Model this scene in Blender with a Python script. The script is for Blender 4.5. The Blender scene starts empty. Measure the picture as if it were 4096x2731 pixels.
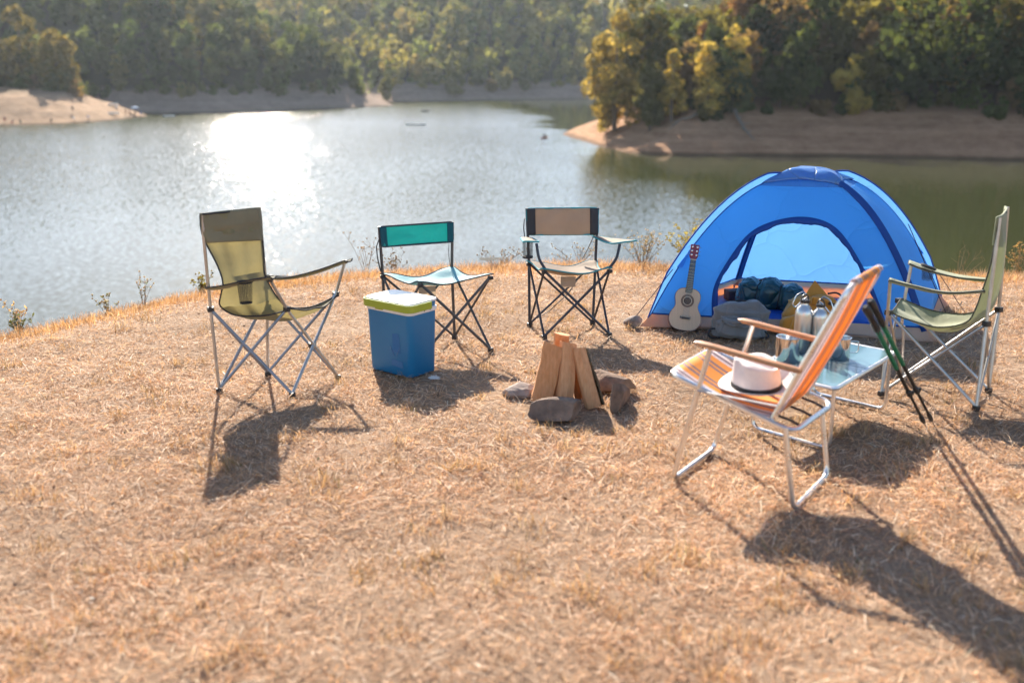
import bpy, bmesh, math, random
import numpy as np
from mathutils import Vector, Matrix

# ------------------------------------------------------------------ camera, sky, sun, exposure
SC = bpy.context.scene
COL = SC.collection
cam_d = bpy.data.cameras.new('camera'); cam = bpy.data.objects.new('camera', cam_d); COL.objects.link(cam)
cam.location = (0, 0, 1.65)
cam.rotation_euler = (math.radians(90 - 15.4965), 0, 0)
cam_d.sensor_width = 36; cam_d.lens = 35; cam_d.clip_start = 0.05; cam_d.clip_end = 6000
cam_d.dof.use_dof = True; cam_d.dof.focus_distance = 6.2; cam_d.dof.aperture_fstop = 1.5; cam_d.dof.aperture_blades = 0
SC.camera = cam

SUN_EL, SUN_AZ = math.radians(33.9), math.radians(-14.3)      # azimuth from +Y towards +X
w = bpy.data.worlds.new('World'); SC.world = w; w.use_nodes = True
nt = w.node_tree; nt.nodes.clear()
sky = nt.nodes.new('ShaderNodeTexSky'); sky.sky_type = 'NISHITA'; sky.sun_disc = False
sky.sun_elevation = SUN_EL; sky.sun_rotation = SUN_AZ
sky.altitude = 500; sky.air_density = 1.0; sky.dust_density = 0.9; sky.ozone_density = 1.0
bg = nt.nodes.new('ShaderNodeBackground'); bg.inputs['Strength'].default_value = 0.09
out = nt.nodes.new('ShaderNodeOutputWorld')
nt.links.new(sky.outputs[0], bg.inputs['Color']); nt.links.new(bg.outputs[0], out.inputs['Surface'])

sun_d = bpy.data.lights.new('sun', 'SUN'); sun = bpy.data.objects.new('sun', sun_d); COL.objects.link(sun)
sun_d.energy = 5.0; sun_d.angle = math.radians(0.53); sun_d.color = (1.0, 0.90, 0.76)
sdir = Vector((math.sin(SUN_AZ) * math.cos(SUN_EL), math.cos(SUN_AZ) * math.cos(SUN_EL), math.sin(SUN_EL)))
sun.rotation_euler = sdir.to_track_quat('Z', 'Y').to_euler(); sun.location = sdir * 50

SC.view_settings.view_transform = 'Standard'; SC.view_settings.look = 'None'
SC.view_settings.exposure = 1.52; SC.view_settings.gamma = 1.0; SC.view_settings.use_curve_mapping = False
cy = SC.cycles
cy.max_bounces = 8; cy.diffuse_bounces = 4; cy.glossy_bounces = 4; cy.transmission_bounces = 6
cy.transparent_max_bounces = 8; cy.volume_bounces = 0
cy.use_denoising = True
try: cy.denoiser = 'OPENIMAGEDENOISE'
except Exception: pass
cy.caustics_reflective = False; cy.caustics_refractive = False
cy.sample_clamp_indirect = 6.0
cy.use_light_tree = False
cy.adaptive_threshold = 0.02

WATER_Z = -14.0
# ------------------------------------------------------------------ helpers
def V(*a): return Vector(a)
def A(p): return np.array(p, dtype=float)

def world_off(parent):
    o = Vector((0, 0, 0))
    while parent is not None:
        o += parent.location; parent = parent.parent
    return o

def tag(o, label=None, cat=None, group=None, kind=None):
    if label: o['label'] = label
    if cat: o['category'] = cat
    if group: o['group'] = group
    if kind: o['kind'] = kind
    return o

def thing(name, label, cat, loc, group=None):
    o = bpy.data.objects.new(name, None); COL.objects.link(o)
    o.location = loc; o.empty_display_size = 0.1
    return tag(o, label, cat, group)

def copy_tree(o, parent=None):
    c = o.copy(); COL.objects.link(c); c.parent = parent
    for ch in list(o.children): copy_tree(ch, c)
    return c

def link_mesh(name, me, mat, parent=None, loc=(0, 0, 0)):
    o = bpy.data.objects.new(name, me); COL.objects.link(o)
    o.parent = parent; o.location = loc
    if mat is not None: me.materials.append(mat)
    return o

class MB:
    """collects shapes given in world coordinates; build() links them as one mesh object"""
    def __init__(s): s.v = []; s.f = []; s.uv = {}
    def add(s, vs, fs, uvs=None):
        b = len(s.v); s.v += [tuple(p) for p in vs]
        for k, f in enumerate(fs): s.f.append(tuple(i + b for i in f))
        if uvs is not None:
            for i, q in enumerate(uvs): s.uv[b + i] = q
        return s
    def tube(s, pts, r, n=8, closed=False, flat=1.0):
        P = [Vector(p) for p in pts]; m = len(P)
        R = r if hasattr(r, '__len__') else [r] * m
        T = []
        for i in range(m):
            a = P[(i - 1) % m] if (closed or i > 0) else P[i]
            b = P[(i + 1) % m] if (closed or i < m - 1) else P[i]
            t = (b - a); T.append(t.normalized() if t.length > 1e-9 else Vector((0, 0, 1)))
        up = Vector((0, 0, 1)) if abs(T[0].z) < 0.9 else Vector((1, 0, 0))
        x = T[0].cross(up).normalized()
        vs = []
        for i in range(m):
            x = (x - T[i] * x.dot(T[i])); x = x.normalized() if x.length > 1e-6 else T[i].orthogonal().normalized()
            y = T[i].cross(x)
            for k in range(n):
                a = 2 * math.pi * k / n
                vs.append(P[i] + (x * math.cos(a) + y * math.sin(a) * flat) * R[i])
        fs = []
        for i in range(m if closed else m - 1):
            j = (i + 1) % m
            for k in range(n):
                l = (k + 1) % n
                fs.append((i * n + k, i * n + l, j * n + l, j * n + k))
        if not closed:
            fs.append(tuple(range(n - 1, -1, -1))); fs.append(tuple((m - 1) * n + k for k in range(n)))
        return s.add(vs, fs)
    def box(s, c, sx, sy, sz, M=None, bev=0.0):
        c = Vector(c); M = M or Matrix.Identity(3)
        if bev <= 0:
            vs = [c + M @ Vector((x * sx / 2, y * sy / 2, z * sz / 2)) for z in (-1, 1) for y in (-1, 1) for x in (-1, 1)]
            return s.add(vs, [(0, 2, 3, 1), (4, 5, 7, 6), (0, 1, 5, 4), (2, 6, 7, 3), (0, 4, 6, 2), (1, 3, 7, 5)])
        bm = bmesh.new(); bmesh.ops.create_cube(bm, size=1)
        for v in bm.verts: v.co = Vector((v.co.x * sx, v.co.y * sy, v.co.z * sz))
        bmesh.ops.bevel(bm, geom=bm.edges[:], offset=bev, segments=2, profile=0.6, affect='EDGES')
        bm.verts.ensure_lookup_table()
        vs = [c + M @ v.co for v in bm.verts]; fs = [tuple(v.index for v in f.verts) for f in bm.faces]
        bm.free(); return s.add(vs, fs)
    def grid(s, fn, nu, nv, closeu=False):
        vs = []; uvs = []
        for j in range(nv + 1):
            for i in range(nu + (0 if closeu else 1)):
                u, v = i / nu, j / nv
                vs.append(fn(u, v)); uvs.append((u, v))
        w_ = nu if closeu else nu + 1
        fs = []
        for j in range(nv):
            for i in range(nu):
                a = j * w_ + i; b = j * w_ + (i + 1) % w_
                fs.append((a, b, b + w_, a + w_))
        return s.add(vs, fs, uvs)
    def lathe(s, prof, o, n=24, M=None, cap=True):
        o = Vector(o); M = M or Matrix.Identity(3); vs = []
        for r, z in prof:
            for k in range(n):
                a = 2 * math.pi * k / n
                vs.append(o + M @ Vector((r * math.cos(a), r * math.sin(a), z)))
        fs = []
        for i in range(len(prof) - 1):
            for k in range(n):
                l = (k + 1) % n
                fs.append((i * n + k, i * n + l, (i + 1) * n + l, (i + 1) * n + k))
        if cap:
            fs.append(tuple(range(n - 1, -1, -1))); fs.append(tuple((len(prof) - 1) * n + k for k in range(n)))
        return s.add(vs, fs)
    def prism(s, poly, d0, d1, o, M):
        """polygon in the local xy plane, extruded along local z from d0 to d1"""
        o = Vector(o); n = len(poly)
        vs = [o + M @ Vector((x, y, d0)) for x, y in poly] + [o + M @ Vector((x, y, d1)) for x, y in poly]
        fs = [tuple(range(n - 1, -1, -1)), tuple(range(n, 2 * n))]
        fs += [(i, (i + 1) % n, n + (i + 1) % n, n + i) for i in range(n)]
        return s.add(vs, fs)
    def build(s, name, mat, parent=None, loc=None, smooth=40, solid=0.0, bevel=0.0):
        off = world_off(parent) if parent is not None else Vector((0, 0, 0))
        l = Vector((0, 0, 0))
        if parent is None:
            if loc is None:
                a = np.array(s.v); l = Vector((a[:, 0].mean(), a[:, 1].mean(), a[:, 2].min()))
            else: l = Vector(loc)
        me = bpy.data.meshes.new(name)
        me.from_pydata([(p[0] - off.x - l.x, p[1] - off.y - l.y, p[2] - off.z - l.z) for p in s.v], [], s.f)
        if s.uv:
            uvl = me.uv_layers.new(name='UVMap')
            dat = np.zeros((len(me.loops), 2)); 
            for li, lp in enumerate(me.loops): dat[li] = s.uv.get(lp.vertex_index, (0, 0))
            uvl.data.foreach_set('uv', dat.ravel())
        me.validate(); me.update()
        if smooth:
            me.shade_smooth()
            try: me.set_sharp_from_angle(angle=math.radians(smooth))
            except Exception: pass
        o = link_mesh(name, me, mat, parent, l)
        if solid:
            m = o.modifiers.new('solid', 'SOLIDIFY'); m.thickness = solid; m.offset = 0
        if bevel:
            m = o.modifiers.new('bevel', 'BEVEL'); m.width = bevel; m.segments = 2; m.limit_method = 'ANGLE'
        return o

def rounded(pts, rad, n=5, closed=False):
    P = [Vector(p) for p in pts]; m = len(P); out_ = []
    for i in range(m):
        if not closed and i in (0, m - 1): out_.append(P[i]); continue
        a, b, c = P[i - 1], P[i], P[(i + 1) % m]
        d1 = (a - b); d2 = (c - b)
        r = min(rad, d1.length * .48, d2.length * .48)
        s0 = b + d1.normalized() * r; s1 = b + d2.normalized() * r
        for k in range(n + 1):
            t = k / n
            out_.append(s0 * (1 - t) ** 2 + b * (2 * t * (1 - t)) + s1 * t * t)
    return out_

def catmull(pts, n=6, closed=False):
    P = [np.array(p, float) for p in pts]; m = len(P); o = []
    rng = range(m if closed else m - 1)
    for i in rng:
        p0 = P[(i - 1) % m] if (closed or i > 0) else P[0]; p1 = P[i]; p2 = P[(i + 1) % m]
        p3 = P[(i + 2) % m] if (closed or i < m - 2) else P[-1]
        for k in range(n):
            t = k / n
            o.append(0.5 * ((2 * p1) + (-p0 + p2) * t + (2 * p0 - 5 * p1 + 4 * p2 - p3) * t * t + (-p0 + 3 * p1 - 3 * p2 + p3) * t ** 3))
    if not closed: o.append(P[-1])
    return o

def sines(seed, n, f0, f1):
    r = np.random.RandomState(seed)
    d = r.normal(size=(n, 3)); d /= np.linalg.norm(d, axis=1)[:, None]
    f = np.exp(r.uniform(np.log(f0), np.log(f1), n)); ph = r.uniform(0, 6.283, n)
    am = (f / f0) ** -0.8
    am /= np.sqrt((am ** 2).sum() / 2)
    return lambda p: (np.sin((np.asarray(p) @ d.T) * f * 6.283 + ph) * am).sum(-1)

# value noise on a lattice, vectorised 2-d
def vnoise(x, y, seed=0):
    xi = np.floor(x).astype(np.int64); yi = np.floor(y).astype(np.int64)
    fx = x - xi; fy = y - yi; fx = fx * fx * (3 - 2 * fx); fy = fy * fy * (3 - 2 * fy)
    def h(a, b):
        n = (a * 374761393 + b * 668265263 + seed * 1442695041) & 0x7fffffff
        n = ((n ^ (n >> 13)) * 1274126177) & 0x7fffffff
        return ((n ^ (n >> 16)) & 0xffff) / 65535.0
    return (h(xi, yi) * (1 - fx) + h(xi + 1, yi) * fx) * (1 - fy) + (h(xi, yi + 1) * (1 - fx) + h(xi + 1, yi + 1) * fx) * fy
def fbm(x, y, seed=0, oct=4):
    t = 0; a = .5
    for o in range(oct): t = t + a * vnoise(x * 2 ** o, y * 2 ** o, seed + o * 17); a *= .5
    return t

# ------------------------------------------------------------------ materials
def new_mat(name):
    m = bpy.data.materials.new(name); m.use_nodes = True; m.node_tree.nodes.clear()
    return m, m.node_tree, m.node_tree.nodes, m.node_tree.links

def N(nt_, typ, **kw):
    n = nt_.nodes.new(typ)
    for k, v in kw.items():
        if k in ('ins',):
            for a, b in v.items(): n.inputs[a].default_value = b
        else: setattr(n, k, v)
    return n

def rgb(c): return (c[0], c[1], c[2], 1.0)

def mat(name, c, rough=.5, metal=0.0, var=.12, vscale=6.0, c2=None, transl=0.0, tcol=None, bump=0.0, bscale=30.0, stretch=None, coat=0.0, spec=.5, sheen=0.0, rvar=0.0, crease=0.0, cscale=7.0, alpha=None):
    m, t, nd, lk = new_mat(name)
    tc = N(t, 'ShaderNodeTexCoord'); src = tc.outputs['Object']
    if stretch:
        mp = N(t, 'ShaderNodeMapping'); mp.inputs['Scale'].default_value = stretch; lk.new(src, mp.inputs['Vector']); src = mp.outputs[0]
    nz = N(t, 'ShaderNodeTexNoise', ins={'Scale': vscale, 'Detail': 5.0, 'Roughness': .6}); lk.new(src, nz.inputs['Vector'])
    rp = N(t, 'ShaderNodeValToRGB'); rp.color_ramp.elements[0].position = .3; rp.color_ramp.elements[1].position = .7
    lo = c2 if c2 else tuple(x * (1 - var) for x in c); hi = c if c2 else tuple(min(1, x * (1 + var)) for x in c)
    rp.color_ramp.elements[0].color = rgb(lo); rp.color_ramp.elements[1].color = rgb(hi)
    lk.new(nz.outputs['Fac'], rp.inputs['Fac'])
    p = N(t, 'ShaderNodeBsdfPrincipled'); lk.new(rp.outputs[0], p.inputs['Base Color'])
    p.inputs['Roughness'].default_value = rough; p.inputs['Metallic'].default_value = metal
    p.inputs['Specular IOR Level'].default_value = spec; p.inputs['Coat Weight'].default_value = coat
    p.inputs['Sheen Weight'].default_value = sheen
    if rvar:
        mr = N(t, 'ShaderNodeMapRange', ins={'To Min': max(0, rough - rvar), 'To Max': min(1, rough + rvar)})
        lk.new(nz.outputs['Fac'], mr.inputs['Value']); lk.new(mr.outputs[0], p.inputs['Roughness'])
    nrm = None
    if bump:
        nb = N(t, 'ShaderNodeTexNoise', ins={'Scale': bscale, 'Detail': 4.0}); lk.new(src, nb.inputs['Vector'])
        b = N(t, 'ShaderNodeBump', ins={'Strength': bump, 'Distance': .01}); lk.new(nb.outputs['Fac'], b.inputs['Height']); nrm = b
    if crease:
        nd1 = N(t, 'ShaderNodeTexNoise', ins={'Scale': 3.0, 'Detail': 2.0}); lk.new(src, nd1.inputs['Vector'])
        mx = N(t, 'ShaderNodeMixRGB', ins={'Fac': .25}); lk.new(src, mx.inputs[1]); lk.new(nd1.outputs['Color'], mx.inputs[2])
        vo = N(t, 'ShaderNodeTexVoronoi', feature='DISTANCE_TO_EDGE', ins={'Scale': cscale}); lk.new(mx.outputs[0], vo.inputs['Vector'])
        pw = N(t, 'ShaderNodeMath', operation='POWER', ins={1: .35}); lk.new(vo.outputs['Distance'], pw.inputs[0])
        b2 = N(t, 'ShaderNodeBump', ins={'Strength': crease, 'Distance': .02}); lk.new(pw.outputs[0], b2.inputs['Height'])
        if nrm: lk.new(nrm.outputs[0], b2.inputs['Normal'])
        nrm = b2
    if nrm: lk.new(nrm.outputs[0], p.inputs['Normal'])
    o = N(t, 'ShaderNodeOutputMaterial'); res = p.outputs[0]
    if transl:
        tr = N(t, 'ShaderNodeBsdfTranslucent')
        if tcol: tr.inputs['Color'].default_value = rgb(tcol)
        else: lk.new(rp.outputs[0], tr.inputs['Color'])
        if nrm: lk.new(nrm.outputs[0], tr.inputs['Normal'])
        ms = N(t, 'ShaderNodeMixShader', ins={'Fac': transl}); lk.new(res, ms.inputs[1]); lk.new(tr.outputs[0], ms.inputs[2]); res = ms.outputs[0]
    if alpha is not None:
        ck = N(t, 'ShaderNodeTexBrick', offset=0.0, ins={'Scale': alpha, 'Mortar Size': .12, 'Mortar Smooth': 0.0, 'Brick Width': 1.0, 'Row Height': 1.0, 'Color1': (0, 0, 0, 1), 'Color2': (0, 0, 0, 1), 'Mortar': (1, 1, 1, 1)})
        lk.new(tc.outputs['UV'], ck.inputs['Vector'])
        tp = N(t, 'ShaderNodeBsdfTransparent'); ms = N(t, 'ShaderNodeMixShader'); lk.new(ck.outputs['Fac'], ms.inputs['Fac'])
        lk.new(tp.outputs[0], ms.inputs[1]); lk.new(res, ms.inputs[2]); res = ms.outputs[0]
    lk.new(res, o.inputs['Surface'])
    return m

def attr_leaf(name, transl=.45, rough=.6, gain=1.0, tgain=1.0, warm=(1, 1, 1), spec=.25):
    """colour from the 'Col' attribute that each leaf, blade or clump carries as its own tint"""
    m, t, nd, lk = new_mat(name)
    at_ = N(t, 'ShaderNodeAttribute', attribute_name='Col')
    p = N(t, 'ShaderNodeBsdfPrincipled'); p.inputs['Roughness'].default_value = rough; p.inputs['Specular IOR Level'].default_value = spec
    g1 = N(t, 'ShaderNodeMixRGB', blend_type='MULTIPLY', ins={'Fac': 1.0, 'Color2': (gain, gain, gain, 1)}); lk.new(at_.outputs['Color'], g1.inputs['Color1'])
    lk.new(g1.outputs[0], p.inputs['Base Color'])
    tr = N(t, 'ShaderNodeBsdfTranslucent')
    g2 = N(t, 'ShaderNodeMixRGB', blend_type='MULTIPLY', ins={'Fac': 1.0, 'Color2': (tgain * warm[0], tgain * warm[1], tgain * warm[2], 1)}); lk.new(at_.outputs['Color'], g2.inputs['Color1'])
    lk.new(g2.outputs[0], tr.inputs['Color'])
    ms = N(t, 'ShaderNodeMixShader', ins={'Fac': transl}); lk.new(p.outputs[0], ms.inputs[1]); lk.new(tr.outputs[0], ms.inputs[2])
    o = N(t, 'ShaderNodeOutputMaterial'); lk.new(ms.outputs[0], o.inputs['Surface'])
    return m

def quads_mesh(name, verts, nper, colors=None, percorner=None):
    """verts (n*nper,3) polygons of nper corners, colours one per polygon"""
    n = len(verts) // nper
    me = bpy.data.meshes.new(name)
    me.vertices.add(len(verts)); me.vertices.foreach_set('co', verts.astype(np.float32).ravel())
    me.loops.add(len(verts)); me.loops.foreach_set('vertex_index', np.arange(len(verts), dtype=np.int32))
    me.polygons.add(n); me.polygons.foreach_set('loop_start', np.arange(0, len(verts), nper, dtype=np.int32))
    try: me.polygons.foreach_set('loop_total', np.full(n, nper, dtype=np.int32))
    except Exception: pass
    if colors is not None:
        c = np.repeat(np.c_[colors, np.ones(len(colors))], nper, axis=0).astype(np.float32)
        at_ = me.attributes.new('Col', 'FLOAT_COLOR', 'POINT'); at_.data.foreach_set('color', c.ravel())
    me.update(calc_edges=True)
    return me
# ------------------------------------------------------------------ the setting: bluff, lake, hills
EDGE = np.array([(-60, -24), (-14, 0.2), (-8, 3.0), (-5, 5.45), (-3.5, 6.62), (-3.15, 7.2), (-2.7, 7.8), (-2.0, 8.4), (-.7, 8.95), (.8, 9.15), (2.2, 9.0), (3.85, 8.6), (5, 8.6), (9, 8.9), (20, 8), (60, -4)], float)

def seg_dist(px, py, poly, closed=True):
    d = np.full(px.shape, 1e9); n = len(poly)
    for i in range(n if closed else n - 1):
        a = poly[i]; b = poly[(i + 1) % n]; e = b - a
        t = np.clip(((px - a[0]) * e[0] + (py - a[1]) * e[1]) / (e @ e), 0, 1)
        d = np.minimum(d, np.hypot(px - a[0] - t * e[0], py - a[1] - t * e[1]))
    return d
def inside(px, py, poly):
    r = np.zeros(px.shape, bool); n = len(poly)
    for i in range(n):
        a = poly[i]; b = poly[(i + 1) % n]
        c = ((a[1] > py) != (b[1] > py))
        with np.errstate(divide='ignore', invalid='ignore'):
            r ^= c & (px < (b[0] - a[0]) * (py - a[1]) / (b[1] - a[1] + 1e-12) + a[0])
    return r

def bluff_z(x, y):
    x = np.asarray(x, float); y = np.asarray(y, float)
    d = seg_dist(x, y, EDGE, False)
    ye = np.interp(x, EDGE[:, 0], EDGE[:, 1])
    s = np.where(y > ye, d, -d)                                 # metres beyond the lip of the bluff
    w_ = .45
    k = np.where(s / w_ > 30, s, w_ * np.log1p(np.exp(np.clip(s / w_, -50, 30))))
    z = -.62 * k
    z = z + np.where(s > 1, (fbm(x * .35, y * .35, 5) - .5) * .5 * np.clip((s - 1) / 3, 0, 1), 0)
    lump = (fbm(x * 1.7, y * 1.7, 3, 3) - .45) * .035 + (fbm(x * 8, y * 8, 9, 2) - .4) * .028
    return np.maximum(z, -16.3) + lump * np.clip(1 - s / 5, 0, 1)

def grid_obj(name, xs, ys, zf, m, kind='structure'):
    X, Y = np.meshgrid(xs, ys); Zz = zf(X, Y)
    vs = np.stack([X, Y, Zz], -1).reshape(-1, 3); nx, ny = len(xs), len(ys)
    i = np.arange(nx - 1)[None, :] + np.arange(ny - 1)[:, None] * nx
    fs = np.stack([i, i + 1, i + nx + 1, i + nx], -1).reshape(-1, 4)
    me = bpy.data.meshes.new(name); me.vertices.add(len(vs)); me.vertices.foreach_set('co', vs.astype(np.float32).ravel())
    me.loops.add(fs.size); me.loops.foreach_set('vertex_index', fs.astype(np.int32).ravel())
    me.polygons.add(len(fs)); me.polygons.foreach_set('loop_start', np.arange(0, fs.size, 4, dtype=np.int32))
    me.update(calc_edges=True); me.shade_smooth()
    o = link_mesh(name, me, m); o['kind'] = kind
    return o

# dry straw soil of the camp
def ground_material():
    m, t, nd, lk = new_mat('dry_soil')
    tc = N(t, 'ShaderNodeTexCoord')
    n1 = N(t, 'ShaderNodeTexNoise', ins={'Scale': 1.3, 'Detail': 6.0, 'Roughness': .65}); lk.new(tc.outputs['Object'], n1.inputs['Vector'])
    mp = N(t, 'ShaderNodeMapping', ins={'Scale': (9, 26, 9), 'Rotation': (0, 0, .3)}); lk.new(tc.outputs['Object'], mp.inputs['Vector'])
    n2 = N(t, 'ShaderNodeTexNoise', ins={'Scale': 3.0, 'Detail': 8.0, 'Roughness': .75, 'Distortion': 1.6}); lk.new(mp.outputs[0], n2.inputs['Vector'])
    r1 = N(t, 'ShaderNodeValToRGB'); e = r1.color_ramp.elements
    e[0].position = .32; e[0].color = (.17, .10, .06, 1); e[1].position = .68; e[1].color = (.40, .27, .18, 1)
    r2 = N(t, 'ShaderNodeValToRGB'); e = r2.color_ramp.elements
    e[0].position = .36; e[0].color = (.12, .075, .048, 1); e[1].position = .62; e[1].color = (.50, .36, .25, 1)
    lk.new(n1.outputs['Fac'], r1.inputs['Fac']); lk.new(n2.outputs['Fac'], r2.inputs['Fac'])
    mx = N(t, 'ShaderNodeMixRGB', ins={'Fac': .6}); lk.new(r1.outputs[0], mx.inputs[1]); lk.new(r2.outputs[0], mx.inputs[2])
    bp = N(t, 'ShaderNodeBump', ins={'Strength': .7, 'Distance': .02}); lk.new(n2.outputs['Fac'], bp.inputs['Height'])
    p = N(t, 'ShaderNodeBsdfPrincipled', ins={'Roughness': .95, 'Specular IOR Level': .1}); lk.new(mx.outputs[0], p.inputs['Base Color']); lk.new(bp.outputs[0], p.inputs['Normal'])
    o = N(t, 'ShaderNodeOutputMaterial'); lk.new(p.outputs[0], o.inputs['Surface'])
    return m
gx = np.r_[np.arange(-300, -60, 24), np.arange(-60, -9, 3), np.arange(-9, -5, .15), np.arange(-5, 5.5, .055), np.arange(5.5, 9, .15), np.arange(9, 60, 3), np.arange(60, 301, 24)]
gy = np.r_[np.arange(-300, -20, 28), np.arange(-20, 0, 2), np.arange(0, 1.5, .15), np.arange(1.5, 9.8, .055), np.arange(9.8, 12, .15), np.arange(12, 46, 1.2)]
grid_obj('ground', gx, gy, bluff_z, ground_material())

# the lake
def water_material():
    m, t, nd, lk = new_mat('lake_water')
    ge = N(t, 'ShaderNodeNewGeometry'); P = ge.outputs['Position']
    sx = N(t, 'ShaderNodeSeparateXYZ'); lk.new(P, sx.inputs[0])
    # where the wind ruffles the water: the open reach, not the lee of the wooded point
    nb = N(t, 'ShaderNodeTexNoise', ins={'Scale': .035, 'Detail': 3.0}); lk.new(P, nb.inputs['Vector'])
    a1 = N(t, 'ShaderNodeMath', operation='MULTIPLY_ADD', ins={1: 34.0}); lk.new(nb.outputs['Fac'], a1.inputs[0]); lk.new(sx.outputs['X'], a1.inputs[2])
    # the lee edge follows the point: further right close to the camp
    a2 = N(t, 'ShaderNodeMath', operation='MULTIPLY_ADD', ins={1: .075}); lk.new(sx.outputs['Y'], a2.inputs[0]); lk.new(a1.outputs[0], a2.inputs[2])
    wind = N(t, 'ShaderNodeMapRange', interpolation_type='SMOOTHSTEP', ins={'From Min': 58.0, 'From Max': 36.0, 'To Min': .10, 'To Max': 1.0}); lk.new(a2.outputs[0], wind.inputs['Value'])
    def rip(scale, amp, sy):
        mp = N(t, 'ShaderNodeMapping', ins={'Scale': (scale, scale * sy, scale), 'Rotation': (0, 0, .25)}); lk.new(P, mp.inputs['Vector'])
        n = N(t, 'ShaderNodeTexNoise', ins={'Scale': 1.0, 'Detail': 1.5, 'Roughness': .5}); lk.new(mp.outputs[0], n.inputs['Vector'])
        s = N(t, 'ShaderNodeVectorMath', operation='SUBTRACT'); s.inputs[1].default_value = (.5, .5, .5); lk.new(n.outputs['Color'], s.inputs[0])
        k = N(t, 'ShaderNodeVectorMath', operation='MULTIPLY'); k.inputs[1].default_value = (amp * .44, amp, 0); lk.new(s.outputs[0], k.inputs[0])
        return k
    r1 = rip(2.4, .74, .9); r2 = rip(7.0, .20, .8); r3 = rip(.6, .06, .6)
    ad = N(t, 'ShaderNodeVectorMath', operation='ADD'); lk.new(r1.outputs[0], ad.inputs[0]); lk.new(r2.outputs[0], ad.inputs[1])
    ad3 = N(t, 'ShaderNodeVectorMath', operation='ADD'); lk.new(ad.outputs[0], ad3.inputs[0]); lk.new(r3.outputs[0], ad3.inputs[1])
    # gusts: strongest over the middle reach, weaker under the camp's bluff and far out
    g1 = N(t, 'ShaderNodeMapRange', interpolation_type='SMOOTHSTEP', ins={'From Min': 82.0, 'From Max': 135.0, 'To Min': .50, 'To Max': 1.0}); lk.new(sx.outputs['Y'], g1.inputs['Value'])
    g2 = N(t, 'ShaderNodeMapRange', interpolation_type='SMOOTHSTEP', ins={'From Min': 190.0, 'From Max': 320.0, 'To Min': 1.0, 'To Max': .80}); lk.new(sx.outputs['Y'], g2.inputs['Value'])
    g0 = N(t, 'ShaderNodeMath', operation='MULTIPLY'); lk.new(g1.outputs[0], g0.inputs[0]); lk.new(g2.outputs[0], g0.inputs[1])
    cm = N(t, 'ShaderNodeMapping', ins={'Scale': (.045, .016, 1)}); lk.new(P, cm.inputs['Vector'])
    cn_ = N(t, 'ShaderNodeTexNoise', ins={'Scale': 1.0, 'Detail': 3.0}); lk.new(cm.outputs[0], cn_.inputs['Vector'])
    cr = N(t, 'ShaderNodeMapRange', ins={'From Min': .3, 'From Max': .7, 'To Min': .72, 'To Max': 1.22}); lk.new(cn_.outputs['Fac'], cr.inputs['Value'])
    gg = N(t, 'ShaderNodeMath', operation='MULTIPLY'); lk.new(g0.outputs[0], gg.inputs[0]); lk.new(cr.outputs[0], gg.inputs[1])
    gs = N(t, 'ShaderNodeVectorMath', operation='SCALE'); lk.new(ad3.outputs[0], gs.inputs[0]); lk.new(gg.outputs[0], gs.inputs['Scale'])
    # wave faces lean towards the camp
    fb = N(t, 'ShaderNodeMapRange', interpolation_type='SMOOTHSTEP', ins={'From Min': 90.0, 'From Max': 340.0, 'To Min': -.060, 'To Max': -.125}); lk.new(sx.outputs['Y'], fb.inputs['Value'])
    fx = N(t, 'ShaderNodeMath', operation='MULTIPLY', ins={1: -.42}); lk.new(fb.outputs[0], fx.inputs[0])
    fv = N(t, 'ShaderNodeCombineXYZ'); lk.new(fb.outputs[0], fv.inputs['Y']); lk.new(fx.outputs[0], fv.inputs['X'])
    bs = N(t, 'ShaderNodeVectorMath', operation='ADD'); lk.new(gs.outputs[0], bs.inputs[0]); lk.new(fv.outputs[0], bs.inputs[1])
    sc = N(t, 'ShaderNodeVectorMath', operation='SCALE'); lk.new(bs.outputs[0], sc.inputs[0]); lk.new(wind.outputs[0], sc.inputs['Scale'])
    bs2 = sc
    up = N(t, 'ShaderNodeVectorMath', operation='ADD'); up.inputs[1].default_value = (0, 0, 1); lk.new(bs2.outputs[0], up.inputs[0])
    no = N(t, 'ShaderNodeVectorMath', operation='NORMALIZE'); lk.new(up.outputs[0], no.inputs[0])
    p = N(t, 'ShaderNodeBsdfPrincipled', ins={'Base Color': (.040, .045, .018, 1), 'Roughness': .085, 'IOR': 1.333})
    lk.new(no.outputs[0], p.inputs['Normal'])
    o = N(t, 'ShaderNodeOutputMaterial'); lk.new(p.outputs[0], o.inputs['Surface'])
    return m
wb = MB(); wb.grid(lambda u, v: (-440 + 880 * u, 14 + 620 * v, WATER_Z), 8, 8)
tag(wb.build('lake', water_material(), loc=(0, 0, WATER_Z), smooth=0), kind='structure')

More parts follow.
